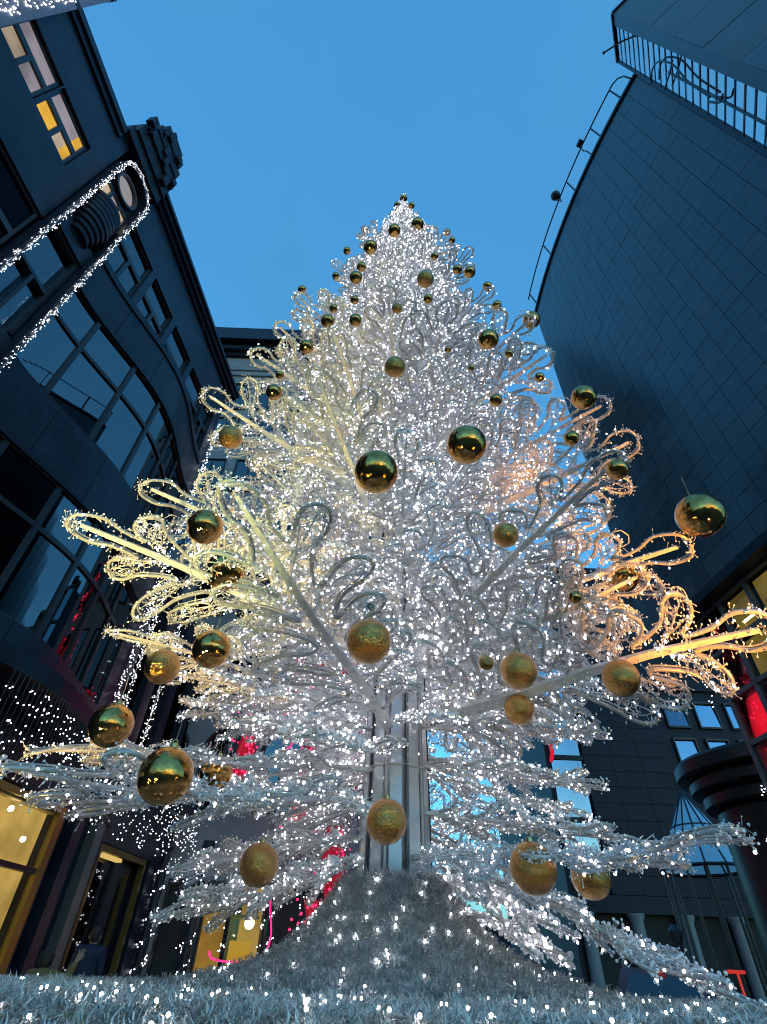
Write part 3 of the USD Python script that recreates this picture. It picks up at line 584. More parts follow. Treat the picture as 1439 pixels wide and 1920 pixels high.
for n_, (x, z) in enumerate(WINS):
    w = thing('window', None, None, parent=office)
    obj('pane', (np.array([(x, OY + .06, z - .1), (x + 1.15, OY + .06, z - .1), (x + 1.15, OY + .16, z + 1.25), (x, OY + .16, z + 1.25)]), np.array([[0, 1, 2], [0, 2, 3]])), m_offd if n_ % 4 == 3 else m_offw, w)
    obj('frame', cat([box(x - .08, x, OY + .02, OY + .24, z - .2, z + 1.35), box(x + 1.15, x + 1.23, OY + .02, OY + .24, z - .2, z + 1.35), box(x, x + 1.15, OY + .02, OY + .24, z + 1.25, z + 1.35), box(x, x + 1.15, OY + .02, OY + .24, z - .2, z - .1)]), m_frame, w)
obj('backing_wall', box(OX0 + 1.9, 34, OY + .17, OY + .29, 4.4, OZ - .1), m_off, office)
for r in range(6):
    z0 = 4.6 + r * 3.0
    obj('corner_glass', box(OX0 + .1, OX0 + 1.75, OY + .05, OY + .10, z0, z0 + 2.75), m_offw, office); obj('corner_rail', box(OX0, OX0 + 1.85, OY - .04, OY + .2, z0 + 2.76, z0 + 2.99), m_stone2, office)
obj('side_wall', box(OX0 - .2, OX0, OY, OY + 14, 0, OZ), m_off, office); obj('coping', box(OX0 - .3, 34, OY - .1, OY + 14, OZ, OZ + .35), m_stone2, office)
obj('lintel', box(OX0, 34, OY - .05, OY + .25, 3.7, 4.38), m_off, office)
for k in range(8): obj('column', lathe([(0, 0), (.36, 0), (.36, .2), (.28, .3), (.28, 3.4), (.38, 3.6), (.38, 3.7), (0, 3.7)], 18, (OX0 + .4 + 2.3 * k, OY - .1, 0)), mat('arcade_column', (.22, .24, .25), .5) if k == 0 else '/World/Looks/arcade_column', office, smooth=35)
obj('arcade_back', box(OX0, 34, OY + .28, OY + .29, 0, 3.7), m_back, office)
obj('red_sign', tube(crom([at_y(1034, 1392, OY - .3), at_y(1036, 1410, OY - .3), at_y(1034, 1428, OY - .3)], 5), .10, 6), emitter('office_red_sign', (1, .02, .06), .03), office)
# far side of the street, seen between the trunk and the office block
end = thing('street_end_block', 'low dark block at the far end of the street between trunk and office block', 'building')
obj('wall', box(-1, 30, 75, 80, 0, 6), m_off, end); obj('roof', box(-1.2, 30.2, 74.8, 80.2, 6, 6.4), m_stone2, end)

# ------------------------------------------------------------------ the tree
AX = np.array([0.2, 5.0]); APEX = 17.65; KC = 0.223; MOUND_TOP = 1.80
def cone_r(z): return KC * (APEX - z)
def tip3d(px, py, push=0.0):
    """The point of the tree's outer surface seen at a place of the picture (or the nearest to it just outside)."""
    d = ray(px, py); t = np.arange(0.9, 20, 0.01); P = EYE + t[:, None] * d
    g = np.hypot(P[:, 0] - AX[0], P[:, 1] - AX[1]) - cone_r(P[:, 2])
    hit = np.nonzero(g <= push)[0]
    return P[hit[0] if len(hit) else int(np.argmin(g))]

tree = thing('christmas_tree', 'tall glittering wire Christmas tree with clear column, lobed leaf branches and white fairy lights', 'christmas tree')

# trunk: a pale column in a cage of clear strips
tr = thing('trunk', None, None, parent=tree)
c0 = (AX[0], AX[1], 0)
obj('column', lathe([(0.0, 1.2), (0.165, 1.2), (0.165, 9.0), (0.06, 16.8), (0, 16.8)], 24, c0), m_column, tr, smooth=40)
for k in range(11):
    a = 2 * PI * k / 11 + 0.1; ca, sa = math.cos(a), math.sin(a); r = 0.285
    e = np.array([-sa, ca, 0]); o = np.array([ca, sa, 0]); w, d = 0.052, 0.012
    pc = np.array([AX[0], AX[1], 0])
    def ringpts(z, s): return [pc + o * (r * s - d) - e * w * s + [0, 0, z], pc + o * (r * s + d) - e * w * s + [0, 0, z], pc + o * (r * s + d) + e * w * s + [0, 0, z], pc + o * (r * s - d) + e * w * s + [0, 0, z]]
    obj('strip', hexa(ringpts(1.2, 1), ringpts(11.5, 0.55)), m_strip, tr)
    a2 = a + PI / 11; o2 = np.array([math.cos(a2), math.sin(a2), 0])
    obj('rod', tube([pc + o2 * 0.30 + [0, 0, 1.2], pc + o2 * 0.17 + [0, 0, 11.4]], 0.011, 6), m_wire if k % 2 else m_seam, tr)
for z in np.arange(2.6, 11, 0.95):
    s = 1 - 0.45 * (z - 1.2) / 10.3
    th = np.linspace(0, 2 * PI, 33)
    obj('hoop', tube(np.stack([AX[0] + 0.305 * s * np.cos(th), AX[1] + 0.305 * s * np.sin(th), np.full(33, z)], 1), 0.009, 5), m_wire, tr)
zz = rng.uniform(1.9, 11, 260); th = rng.uniform(0, 2 * PI, 260); s = 1 - 0.45 * (zz - 1.2) / 10.3
obj('fairy_lights', scatter(_ico, np.stack([AX[0] + 0.24 * s * np.cos(th), AX[1] + 0.24 * s * np.sin(th), zz], 1), 0.011, 3), m_led, tr, kind='stuff')

# branch models: a lobed leaf of wire, x runs outward along the midrib
def make_leaf(path, L, W, lobes, seed, nbead, nled, rl, rb, rw, rib=1.0, wire=m_wire):
    g = np.random.default_rng(seed)
    cls = stage.CreateClassPrim(path)
    sag = g.uniform(-0.02, 0.05) * L
    lift = lambda x: -sag * (np.asarray(x) / L) ** 2 * 2 + 0.01 * L * np.sin(np.asarray(x) / L * 7 + seed)
    # midrib: flat bar that tapers
    ms = []
    xs = np.linspace(0, L * 0.97, 9); hw = rib * np.interp(xs, [0, L], [0.0135 * L ** 0.6, 0.007]); hh = np.interp(xs, [0, L], [0.010 * L ** 0.6, 0.005])
    z = lift(xs)
    for i in range(8):
        q = lambda j: [(xs[j], -hw[j], z[j] - hh[j]), (xs[j], hw[j], z[j] - hh[j]), (xs[j], hw[j], z[j] + hh[j]), (xs[j], -hw[j], z[j] + hh[j])]
        ms.append(hexa(q(i), q(i + 1)))
    obj('midrib', cat(ms), m_rib, cls)
    tubes, veins, inside = [], [], []
    for side in (-1, 1):
        x0, x1 = 0.17 * L, 0.84 * L; dx = (x1 - x0) / lobes
        P = [(0.12 * L, side * 0.012, lift(0.12 * L)), (x0 - 0.15 * dx, side * 0.10 * W, lift(x0))]
        for k in range(lobes):
            f = (k + 0.5) / lobes
            env = (0.72 + 0.5 * math.sin(PI * (0.12 + 0.70 * f))) * g.uniform(0.8, 1.12) * (1 - 0.25 * f)
            ln = W * env; bx = x0 + (k + g.uniform(0.28, 0.42)) * dx
            a = math.radians(g.uniform(44, 62) - 12 * f); d = np.array([math.cos(a), math.sin(a)]); n = np.array([-d[1], d[0]])
            w = dx * g.uniform(0.30, 0.40); curl = g.uniform(-0.30, 0.14) * ln
            b = np.array([bx, 0.04 * W])
            for u, e in ((0.42, 0.62), (0.74, 0.78), (0.94, 0.56), (1.0, 0.0), (0.92, -0.56), (0.70, -0.70), (0.42, -0.58)):
                q = b + d * ln * u + n * w * e
                P.append((q[0], side * max(q[1], 0.02), lift(q[0]) + curl * u * u))
            if k < lobes - 1:
                P.append((bx + dx * g.uniform(0.66, 0.78), side * W * g.uniform(0.17, 0.26), lift(bx + dx)))
            tipp = b + d * ln * 0.93
            v = crom([(bx - 0.2 * dx, 0, lift(bx)), (bx + 0.35 * (tipp[0] - bx), side * 0.36 * tipp[1], lift(bx) + 0.02), (tipp[0], side * tipp[1], lift(tipp[0]) + curl * 0.85)], 5)
            veins.append(v)
            for e in (-1, 1):                               # side twigs within the lobe
                m_ = v[int(len(v) * g.uniform(0.3, 0.55))]
                q = b + d * ln * g.uniform(0.66, 0.84) + n * e * w * 0.55
                veins.append(crom([m_, 0.5 * (m_ + np.array([q[0], side * q[1], m_[2]])) + [0, 0, g.uniform(-.03, .05) * W], (q[0], side * q[1], lift(q[0]) + curl * 0.6)], 4))
            for _ in range(4):
                u = g.uniform(0.1, 0.95); e = g.uniform(-0.6, 0.6); q = b + d * ln * u + n * w * e
                inside.append((q[0], side * abs(q[1]), lift(q[0]) + curl * u * u))
        P += [(0.885 * L, side * 0.12 * W, lift(0.885 * L)), (0.935 * L, side * 0.20 * W, lift(0.935 * L)), (0.985 * L, side * 0.14 * W, lift(L)), (L, 0, lift(L))]
        line = crom(P, 6); line[:, 2] += 0.008 * L * np.sin(line[:, 0] * 5 / L * PI + side)
        tubes.append(tube(line, rw, 6)); veins.append(line)
        # a second, thinner wire runs beside the outline
        l2 = line[8:-2] * [0.995, 0.90, 1] + [0, 0, 0.035 * W]
        tubes.append(tube(l2, rw * 0.45, 4))
    obj('outline_wire', cat(tubes), wire, cls, smooth=True)
    thin = [tube(v, rw * 0.38, 4) for v in veins if len(v) < 30]
    # loose curls of twig inside the leaf
    for q in inside:
        q = np.array(q); r = g.uniform(0.05, 0.13) * W; ph = g.uniform(0, 6.3); th = np.linspace(0, g.uniform(3.5, 7.5), 9); tilt = g.uniform(-0.7, 0.7)
        thin.append(tube(q + np.stack([r * np.cos(th + ph), r * np.sin(th + ph), r * tilt * np.cos(th) + r * 0.12 * th], 1), rw * 0.32, 3))
    allv = np.vstack([v[::2] if len(v) > 40 else v for v in veins] + [np.stack([np.linspace(0.06 * L, L, 40), np.zeros(40), lift(np.linspace(0.06 * L, L, 40))], 1)])
    base = allv[g.integers(0, len(allv), nbead)] + g.normal(size=(nbead, 3)) * 0.018 * W
    d = g.normal(size=(nbead, 3)); d /= np.linalg.norm(d, axis=1, keepdims=True)
    ln = g.uniform(0.012, 0.09, nbead) * W
    tipb = base + d * ln[:, None]
    thin.append(sticks(base, tipb, rw * 0.16))
    obj('twigs', cat(thin), m_twig, cls, smooth=False, kind='stuff')
    obj('crystal_beads', scatter(_ico, tipb, rb * g.uniform(0.6, 1.25, nbead), seed), m_bead, cls, kind='stuff')
    nb = allv[g.integers(0, len(allv), nled)]; d = g.normal(size=(nled, 3)); d /= np.linalg.norm(d, axis=1, keepdims=True)
    pl = nb + d * (g.uniform(0.01, 0.10, nled) * W)[:, None]
    obj('fairy_lights', scatter(_ico, pl, rl * g.uniform(0.75, 1.2, nled), seed + 1), m_led, cls, kind='stuff')
    return path, L

stage.CreateClassPrim('/World/branch_models')
LEAF = {}
def leafset(key, L, W, lobes, nbead, nled, rl, rb, rw, n=3, rib=1.0):
    LEAF[key] = [make_leaf('/World/branch_models/%s_%d' % (key, i), L, W * (0.92 + 0.08 * i), lobes, 11 * i + len(key), nbead, nled, rl, rb, rw, rib) for i in range(n)]
leafset('broad', 3.0, 0.54, 6, 3400, 250, 0.0080, 0.0062, 0.0085, 4)
leafset('fan', 3.0, 0.54, 6, 3000, 200, 0.0085, 0.0060, 0.0118, 4, 1.7)
leafset('small_fan', 2.0, 0.46, 5, 1700, 130, 0.0100, 0.0085, 0.0120, 3, 1.5)
leafset('middle', 2.0, 0.46, 5, 1900, 180, 0.0102, 0.0085, 0.0085, 4)
leafset('upper', 1.2, 0.40, 4, 950, 115, 0.0132, 0.0120, 0.0098, 3)
leafset('tip_', 0.62, 0.28, 3, 380, 58, 0.0170, 0.015, 0.011, 3)

tips = []
def place_leaf(tip, tilt=0.0, twist=0.0, pick=None, label=None, wide=1.0, fan=False):
    """A branch from the trunk to its tip; tilt is the climb of the midrib, in radians."""
    tip = np.asarray(tip, float); v = tip[:2] - AX; R = np.hypot(*v); az = v / R
    r0 = 0.12 if tip[2] < 12 else 0.04
    Lh = R - r0; X = np.array([az[0] * math.cos(tilt), az[1] * math.cos(tilt), math.sin(tilt)])
    L = Lh / math.cos(tilt); root = tip - X * L
    key = 'broad' if L > 2.35 else 'middle' if L > 1.45 else 'upper' if L > 0.8 else 'tip_'
    if fan and key in ('broad', 'middle'): key = 'fan' if key == 'broad' else 'small_fan'
    path, L0 = LEAF[key][int(rng.integers(len(LEAF[key]))) if pick is None else pick % len(LEAF[key])]
    Y = np.array([-az[1], az[0], 0]); Z = np.cross(X, Y)
    Y2 = math.cos(twist) * Y + math.sin(twist) * Z; Z2 = np.cross(X, Y2)
    s = L / L0; sw = max(s, 0.75) * wide
    x = UsdGeom.Xform.Define(stage, numbered('/World/christmas_tree/branch'))
    x.AddTransformOp().Set(mtx(X * s, Y2 * sw, Z2 * sw, root))
    x.GetPrim().GetReferences().AddInternalReference(path); x.GetPrim().SetInstanceable(True)
    if label: x.GetPrim().SetCustomDataByKey('label', label)
    tips.append((tip, L))
    return root

# baubles: place in the picture, size there, and how far in front of (-) or inside (+) the branch tips they hang
BAUBLES = [
 (706, 885, 41, 0.25, 1, 'largest mirror gold bauble at the middle of the tree, left of its twin'), (875, 834, 37, 0.25, 1, 'mirror gold bauble right of the tree middle, showing dark square and sky'),
 (692, 1203, 42, 0.9, 2, 'crackled gold bauble hanging in front of the clear trunk'), (1313, 966, 42, 1.1, 1, 'gold bauble on the far right branch tip against the dark tiled wall'),
 (973, 1258, 34, 0.35, 2, 'crackled gold bauble right of trunk above a smaller one'), (974, 1330, 28, 0.35, 2, 'gold bauble right of trunk directly under a larger crackled one'),
 (209, 1360, 39, 0.0, 1, 'bright gold bauble at the far left lower branch with a glowing spot'), (311, 1455, 50, 0.1, 1, 'large dark gold mirror bauble on the lower left drooping branch'),
 (486, 1622, 36, 0.3, 2, 'olive gold glitter bauble at lower left above pink lit wires'), (725, 1540, 38, 1.0, 2, 'bauble half hidden behind a wire right in front of the trunk foot'),
 (1170, 1080, 30, 0.0, 1, 'gold bauble under the orange lit right branch beside the blue block'), (1165, 1272, 34, 0.3, 2, 'gold bauble under the long orange lit right branch'),
 (1095, 745, 23, 0.0, 1, 'gold bauble at upper right branch end before the tiled wall'), (433, 820, 22, 0.0, 2, 'pale gold bauble at upper left branch end beside the light strands'),
 (385, 988, 33, 0.2, 1, 'gold bauble under the left branch half hidden by yellow wires'), (425, 1070, 38, 0.25, 1, 'yellow lit gold bauble amid glowing left wires'),
 (397, 1217, 35, 0.25, 1, 'amber gold bauble on left side beside a hazier one'), (305, 1250, 32, 0.1, 2, 'hazy gold bauble left of the amber one on the left side'),
 (1000, 1628, 43, 0.2, 2, 'big brown gold bauble at lower right behind the grey wire'), (1108, 1645, 36, 0.2, 2, 'brown gold bauble at lower right, smaller of two side by side'),
 (405, 1450, 30, 0.5, 1, 'reddish gold bauble reflecting pink light at lower left'), (948, 1003, 24, 0.6, 2, 'dark crackled bauble deep among the right branches'),
 (783, 420, 12, 0.05, 1, 'dark gold bauble just right below the tree top'), (740, 432, 12, 0.05, 1, 'dark bauble just left below the tree top'), (695, 463, 13, 0.0, 1, 'gold bauble upper left with bright lower half'),
 (684, 430, 7, 0.0, 1, 'small dark bauble at the upper left outline'), (651, 470, 7, 0.0, 1, 'tiny dark bauble at left outline below the top'), (630, 517, 7, 0.0, 1, 'tiny bauble lowest at the upper left outline'),
 (668, 520, 12, 0.1, 1, 'dark gold bauble left of centre in the upper tree'), (678, 500, 9, 0.15, 1, 'small brown bauble just above another in the upper left'), (798, 523, 16, 0.05, 2, 'crackled gold bauble near centre of the upper tree'),
 (881, 510, 11, 0.0, 1, 'gold bauble at the upper right outline'), (858, 505, 9, 0.1, 1, 'dark bauble beside the upper right outline bauble'), (838, 435, 7, 0.0, 1, 'tiny bauble right of the tree top'), (848, 450, 6, 0.0, 1, 'tiny bauble right of top, lower of a close pair'),
 (914, 537, 9, 0.0, 1, 'small dark bauble at right outline under the upper pair'), (932, 572, 9, 0.05, 1, 'small bauble right side above the large brownish one'), (997, 600, 16, 0.0, 1, 'gold bauble on right branch tip against the tiled wall top corner'),
 (567, 543, 8, 0.0, 1, 'small gold bauble at the tip of upper left branch against sky'), (626, 578, 8, 0.1, 1, 'small dark bauble between upper left branches'), (615, 602, 13, 0.1, 1, 'dark bauble on the upper left above yellowish wires'),
 (667, 600, 12, 0.1, 1, 'gold bauble left of centre beneath upper left pair'), (665, 562, 8, 0.1, 1, 'small gold bauble above another left of centre'), (745, 578, 10, 0.1, 2, 'crackled small bauble at centre below the crackled big one'),
 (803, 560, 9, 0.15, 1, 'small brown bauble right of centre in upper tree'), (916, 636, 19, 0.05, 1, 'brownish gold bauble on the right of the upper middle'), (741, 688, 20, 0.15, 2, 'crackled bauble at centre above the two big mirror ones'),
 (575, 650, 13, 0.1, 1, 'bauble on the left beneath yellowish upper wires'), (514, 735, 15, 0.05, 1, 'plain gold bauble at left edge under a curled branch tip'), (525, 703, 8, 0.1, 1, 'tiny gold bauble above the plain one at left edge'),
 (930, 750, 12, 0.2, 1, 'copper tinted bauble right of centre over the mirror bauble'), (955, 663, 8, 0.05, 1, 'small copper bauble on right under the wire loops'), (1012, 707, 9, 0.0, 1, 'small bauble hanging from right branch near sky gap'),
 (1072, 822, 14, 0.05, 1, 'copper bauble on right side above the grey branch'), (1158, 880, 20, 0.0, 1, 'brown bauble behind the grey branch tip at right'), (840, 655, 6, 0.15, 1, 'tiny copper bauble at centre right'),
 (815, 480, 7, 0.1, 1, 'tiny brown bauble in the upper centre'), (1078, 1120, 12, 0.1, 1, 'small gold bauble under the right branches beside blue building'), (912, 1243, 14, 0.6, 2, 'dark small bauble left of the crackled one near the sky gap'),
 (757, 372, 7, 0.0, 1, 'topmost dark bauble at the very tip'), (745, 384, 6, 0.0, 1, 'dark bauble just under the very tip, left'), (772, 385, 6, 0.0, 1, 'dark bauble just under the very tip, right'), (884, 690, 6, 0.15, 1, 'tiny bauble right of centre among white lights'),
]
def bauble_at(px, py, rp, inset):
    p = tip3d(px, py); d = ray(px, py)
    p = p + d * (inset + (0.3 if rp >= 20 else 0.1))
    if rp >= 28:                                            # the big ones are all about 25 cm across
        dep = (0.15 if px > 1300 else 0.122) * F / rp; p = EYE + d * dep / float(d @ fwd)
    return p, rp / F * float((p - EYE) @ fwd) 
BPOS = [bauble_at(*b[:4]) for b in BAUBLES]
big = [(b[0], b[1], b[2], float((p - EYE) @ fwd)) for b, (p, r) in zip(BAUBLES, BPOS) if b[2] >= 12]
def hides_bauble(tip, tilt):
    v = tip[:2] - AX; R = np.hypot(*v); az = v / R
    for f in np.linspace(0.25, 1, 16):
        for w in (-0.14, 0, 0.14):
            p = np.array([AX[0] + az[0] * R * f - az[1] * w * R * math.sin(PI * f), AX[1] + az[1] * R * f + az[0] * w * R * math.sin(PI * f), tip[2] - (1 - f) * R * math.tan(tilt)])
            q = proj(p)
            if q[2] <= 0.15: return True
            for bx, by, br, bz in big:
                if q[2] < bz - 0.05 and (q[0] - bx) ** 2 + (q[1] - by) ** 2 < (br * 0.95) ** 2: return True
    return False

# branches seen one by one, by the place of their tips
DEEP = {(1440, 1822), (195, 1195), (72, 1352), (325, 1590), (292, 1672), (290, 1735), (1132, 1440), (1215, 1545), (1085, 1725), (1075, 1790), (1135, 1345), (455, 1480), (860, 1500), (620, 1560)}
def tip_beside(px, py):
    """The point seen there that lies abreast of the trunk."""
    d = ray(px, py); t = (AX @ d[:2]) / (d[:2] @ d[:2]); return EYE + d * t
HAND = [(120, 985, .02, .1), (270, 885, .05, -.1), (380, 738, .06, .1), (473, 652, .1, 0), (517, 607, .1, .1), (562, 540, .12, -.1), (628, 485, .15, 0), (683, 425, .2, 0),
 (195, 1195, 0, .1), (72, 1352, -.05, -.1), (-25, 1470, -.16, 0), (325, 1590, -.12, .1), (292, 1672, -.22, 0), (290, 1735, -.3, .1), (425, 920, .05, .15), (590, 690, .06, -.15), (622, 618, .08, 0), (840, 552, .1, .1), (728, 525, .12, 0), (790, 410, .25, 0),
 (1465, 1195, .02, -.1), (1142, 740, .06, 0), (1035, 660, .08, .1), (992, 582, .1, 0), (922, 535, .12, -.1), (886, 465, .15, 0), (842, 435, .2, 0), (1197, 822, .04, .1), (1172, 862, .04, -.2), (1288, 985, .03, .1),
 (1212, 1085, 0, 0), (1157, 1158, -.02, .1), (1132, 1440, -.08, 0), (1215, 1545, -.1, -.1), (1412, 1600, -.10, .1), (1440, 1822, -.3, 0), (1085, 1725, -.25, .1), (1075, 1790, -.3, 0), (1135, 1345, -.05, .1)]
SIDE = {(120, 985): .55, (270, 885): .5, (380, 738): .4, (473, 652): .3, (1465, 1195): 1, (1142, 740): .4, (1035, 660): .3, (1197, 822): .5, (1288, 985): .6, (1212, 1085): .6, (1157, 1158): .7}
def hand_tip(x, y):
    a, b = tip3d(x, y), tip_beside(x, y); f = 1.0 if (x, y) in DEEP else SIDE.get((x, y), 0.0)
    return EYE + ray(x, y) * 3.0 if (x, y) in ((1412, 1600), (-25, 1470)) else a + (b - a) * f
for i, (x, y, tl, tw) in enumerate(HAND):
    sd = (x, y) in SIDE
    place_leaf(hand_tip(x, y), tl - (.06 if sd else 0), (-.42 if x > 720 else .42) if sd else tw, i, wide=(1.55 if x > 1400 else 1.18) if sd else 1.0, fan=True)
# short low ring round the foot of the trunk
for k in range(34):
    a = 2.39996 * k + rng.uniform(-.2, .2); zz_ = 2.2 + 2.0 * k / 34 + rng.uniform(-.1, .1); rr = rng.uniform(0.9, 1.9)
    tip = np.array([AX[0] + rr * math.cos(a), AX[1] + rr * math.sin(a), zz_])
    if zz_ < 2.6 and -math.sin(a) > 0.35: continue
    if not hides_bauble(tip, -.1): place_leaf(tip, rng.uniform(-.25, .1), rng.uniform(-.2, .2))
# the other branches, tier by tier
z = 2.15; tier = 0
while z < 17.2:
    R = cone_r(z); n = max(4, int(round(6 + R * 1.35))); off = tier * 2.39996
    for k in range(n):
        a = off + 2 * PI * k / n + rng.uniform(-0.22, 0.22)
        zz_ = z + rng.uniform(-0.22, 0.22); rr = cone_r(zz_) * (rng.uniform(0.55, 0.82) if zz_ < 6.5 else rng.uniform(0.72, 0.97))
        tl = 0.06 + 0.014 * (zz_ - 4) + rng.uniform(-0.12, 0.12) - (0.22 if zz_ < 2.8 else 0)
        tip = np.array([AX[0] + rr * math.cos(a), AX[1] + rr * math.sin(a), zz_])
        toward = -math.sin(a)                                   # 1 = straight at the camera
        if zz_ < 3.1 and (toward > -0.15 or k % 2): continue
        if zz_ < 3.8 and toward > 0.75: continue
        if any(np.linalg.norm(tip - t) < 0.16 * l for t, l in tips): continue
        if toward > -0.2 and hides_bauble(tip, tl): continue
        place_leaf(tip, tl, rng.uniform(-0.3, 0.3))
    z += (0.42 if z < 7 else 0.36) + 0.035 * R * 2; tier += 1
place_leaf((AX[0] + 0.02, AX[1], 17.55), 1.35, 0)

# ------------------------------------------------------------------ gold baubles (things that hang on the tree)
stage.CreateClassPrim('/World/bauble_models')
for kind, mm in ((1, m_gold), (2, m_goldg)):
    c = stage.CreateClassPrim('/World/bauble_models/bauble_%d' % kind)
    obj('ball', trimesh.creation.icosphere(subdivisions=4), mm, c, smooth=True)
    obj('cap', lathe([(0, 1.16), (0.15, 1.16), (0.17, 1.12), (0.17, 0.985), (0.19, 0.975), (0, 0.97)], 16), m_goldcap, c, smooth=30)
    th = np.linspace(0, 2 * PI, 13)
    obj('loop', tube(np.stack([0.09 * np.cos(th), 0 * th, 1.22 + 0.09 * np.sin(th)], 1), 0.018, 5), m_goldcap, c)
    obj('cord', tube([(0, 0, 1.3), (0.04, 0, 1.8), (0, 0.03, 2.4)], 0.014, 4), m_cord, c)
for (px, py, rp, ins, kind, lab), (p, r) in zip(BAUBLES, BPOS):
    x = UsdGeom.Xform.Define(stage, numbered('/World/gold_bauble'))
    x.AddTranslateOp().Set(Gf.Vec3d(*p.tolist())); x.AddRotateZOp().Set(float((px * 37 + py) % 360)); x.AddScaleOp().Set(Gf.Vec3f(r, r, r))
    x.GetPrim().GetReferences().AddInternalReference('/World/bauble_models/bauble_%d' % kind); x.GetPrim().SetInstanceable(True)
    tag(x, lab, 'bauble', 'gold baubles on the tree')

# ------------------------------------------------------------------ tinsel mound, ring hedge
def tuft(path, n, h, seed, m):
    g = np.random.default_rng(seed); V, F_ = [], []
    for k in range(n):
        a = g.uniform(0, 2 * PI); lean = g.uniform(.1, 1.75); l = h * g.uniform(.5, 1.15); w = h * .05
        a2 = a + g.normal() * 1.2; d = np.array([math.cos(a) * math.sin(lean), math.sin(a) * math.sin(lean), math.cos(lean)]); s = np.array([-math.sin(a), math.cos(a), 0]) * w
        b = np.array([g.normal() * h * .35, g.normal() * h * .35, -.1 * h]); kink = g.normal(size=3) * .34 * l
        m1 = b + d * l * .55 + kink * .5; e = m1 + np.array([math.cos(a2), math.sin(a2), g.uniform(-.5, .6)]) * l * .5
        o = len(V); V += [b - s, b + s, m1 - s, m1 + s, e - s * .3, e + s * .3]; F_ += [[o, o + 1, o + 3], [o, o + 3, o + 2], [o + 2, o + 3, o + 5], [o + 2, o + 5, o + 4]]
    return usdkit.mesh(stage, path, (np.array(V), np.array(F_)), m)
def instancer(path, protos, pos, nrm, scale, seed):
    pi = UsdGeom.PointInstancer.Define(stage, path); g = np.random.default_rng(seed)
    for i, (n, h, m) in enumerate(protos): tuft('%s/tinsel_%d' % (path, i), n, h, seed * 10 + i, m)
    pi.CreatePrototypesRel().SetTargets([Sdf.Path('%s/tinsel_%d' % (path, i)) for i in range(len(protos))])
    pi.CreateProtoIndicesAttr(Vt.IntArray.FromNumpy(g.choice(len(protos), len(pos), p=[.42, .38, .20]).astype(np.int32)))
    pi.CreatePositionsAttr(Vt.Vec3fArray.FromNumpy(pos.astype(np.float32)))
    q = np.zeros((len(pos), 4)); z = np.array([0, 0, 1.0]); n = nrm / np.linalg.norm(nrm, axis=1, keepdims=True)
    ax = np.cross(z, n); q[:, 0] = 1 + n[:, 2]; q[:, 1:] = ax; q /= np.linalg.norm(q, axis=1, keepdims=True)
    sp = g.uniform(0, 2 * PI, len(pos)); s = np.stack([np.cos(sp / 2), 0 * sp, 0 * sp, np.sin(sp / 2)], 1)
    w = q[:, 0] * s[:, 0] - q[:, 3] * s[:, 3]; x = q[:, 1] * s[:, 0] + q[:, 2] * s[:, 3]; y = q[:, 2] * s[:, 0] - q[:, 1] * s[:, 3]; zz_ = q[:, 0] * s[:, 3] + q[:, 3] * s[:, 0]
    pi.CreateOrientationsAttr(Vt.QuathArray([Gf.Quath(float(a), float(b), float(c), float(d)) for a, b, c, d in zip(w, x, y, zz_)]))
    pi.CreateScalesAttr(Vt.Vec3fArray.FromNumpy(np.repeat(g.uniform(.7, 1.3, len(pos))[:, None] * scale, 3, 1).astype(np.float32)))
    return tag(pi, kind='stuff')
prof_r = np.array([0.40, 0.50, 0.62, 0.78, 0.98, 1.25, 1.6]); prof_z = np.array([1.80, 1.66, 1.52, 1.39, 1.29, 1.215, 1.16])
mound = thing('tinsel_mound', 'cone shaped mound of grey tinsel with sparse lights under the tree', 'mound')
obj('core', lathe([(0, 1.80)] + list(zip(prof_r, prof_z)) + [(1.6, 0), (0, 0)], 40, (AX[0], AX[1], 0)), m_soil, mound, smooth=50)
g = np.random.default_rng(77)
m_ledbase = emitter('led_base', (0.95, 0.93, 1.0), 1.7 * LED)
def lights(parent, pos, r, m=m_ledbase):
    for p in pos: obj('light', scatter(_ico, [p], r, int(p[0] * 1000) % 97), m, parent)
n_ = 8000; u = np.sort(g.random(n_)) ** .75; rr = np.interp(u, np.linspace(0, 1, 7), prof_r); zz = np.interp(u, np.linspace(0, 1, 7), prof_z)
th = g.uniform(-PI, 0.0, n_) + g.normal(size=n_) * .35; slope = np.interp(u, np.linspace(0, 1, 6), (1.4, 1.2, 1.0, .6, .33, .16))
pos = np.stack([AX[0] + rr * np.cos(th), AX[1] + rr * np.sin(th), zz], 1); nrm = np.stack([np.cos(th) * slope, np.sin(th) * slope, np.ones(n_)], 1)
instancer('/World/tinsel_mound/tinsel', [(34, .058, m_tinsel[0]), (34, .055, m_tinsel[1]), (26, .055, m_tinsel[2])], pos, nrm, 1.0, 3)
k = g.choice(n_, 75, replace=False); lights(mound, pos[k] + nrm[k] / np.linalg.norm(nrm[k], axis=1, keepdims=True) * .045, .0068)
hedge = thing('tinsel_hedge', 'low ring hedge of grey tinsel with white lights along the bottom', 'hedge')
obj('core', lathe([(1.55, 0.0), (1.55, 1.15), (3.3, 1.13), (3.45, 1.06), (3.5, 0.9), (3.5, 0)], 64, (AX[0], AX[1], 0)), m_soil, hedge, smooth=50)
n_ = 19000; rr = np.sqrt(g.uniform(1.6 ** 2, 3.5 ** 2, n_)); th = g.normal(-PI / 2, .95, n_)
pos = np.stack([AX[0] + rr * np.cos(th), AX[1] + rr * np.sin(th), 1.14 - .05 * np.clip((rr - 3.25) / .25, 0, 1)], 1)
pos[:, 2] += .035 * meshkit.noise(pos * 2.2) - .015
nrm = np.stack([g.normal(size=n_) * .25, g.normal(size=n_) * .25 - .2, np.ones(n_)], 1)
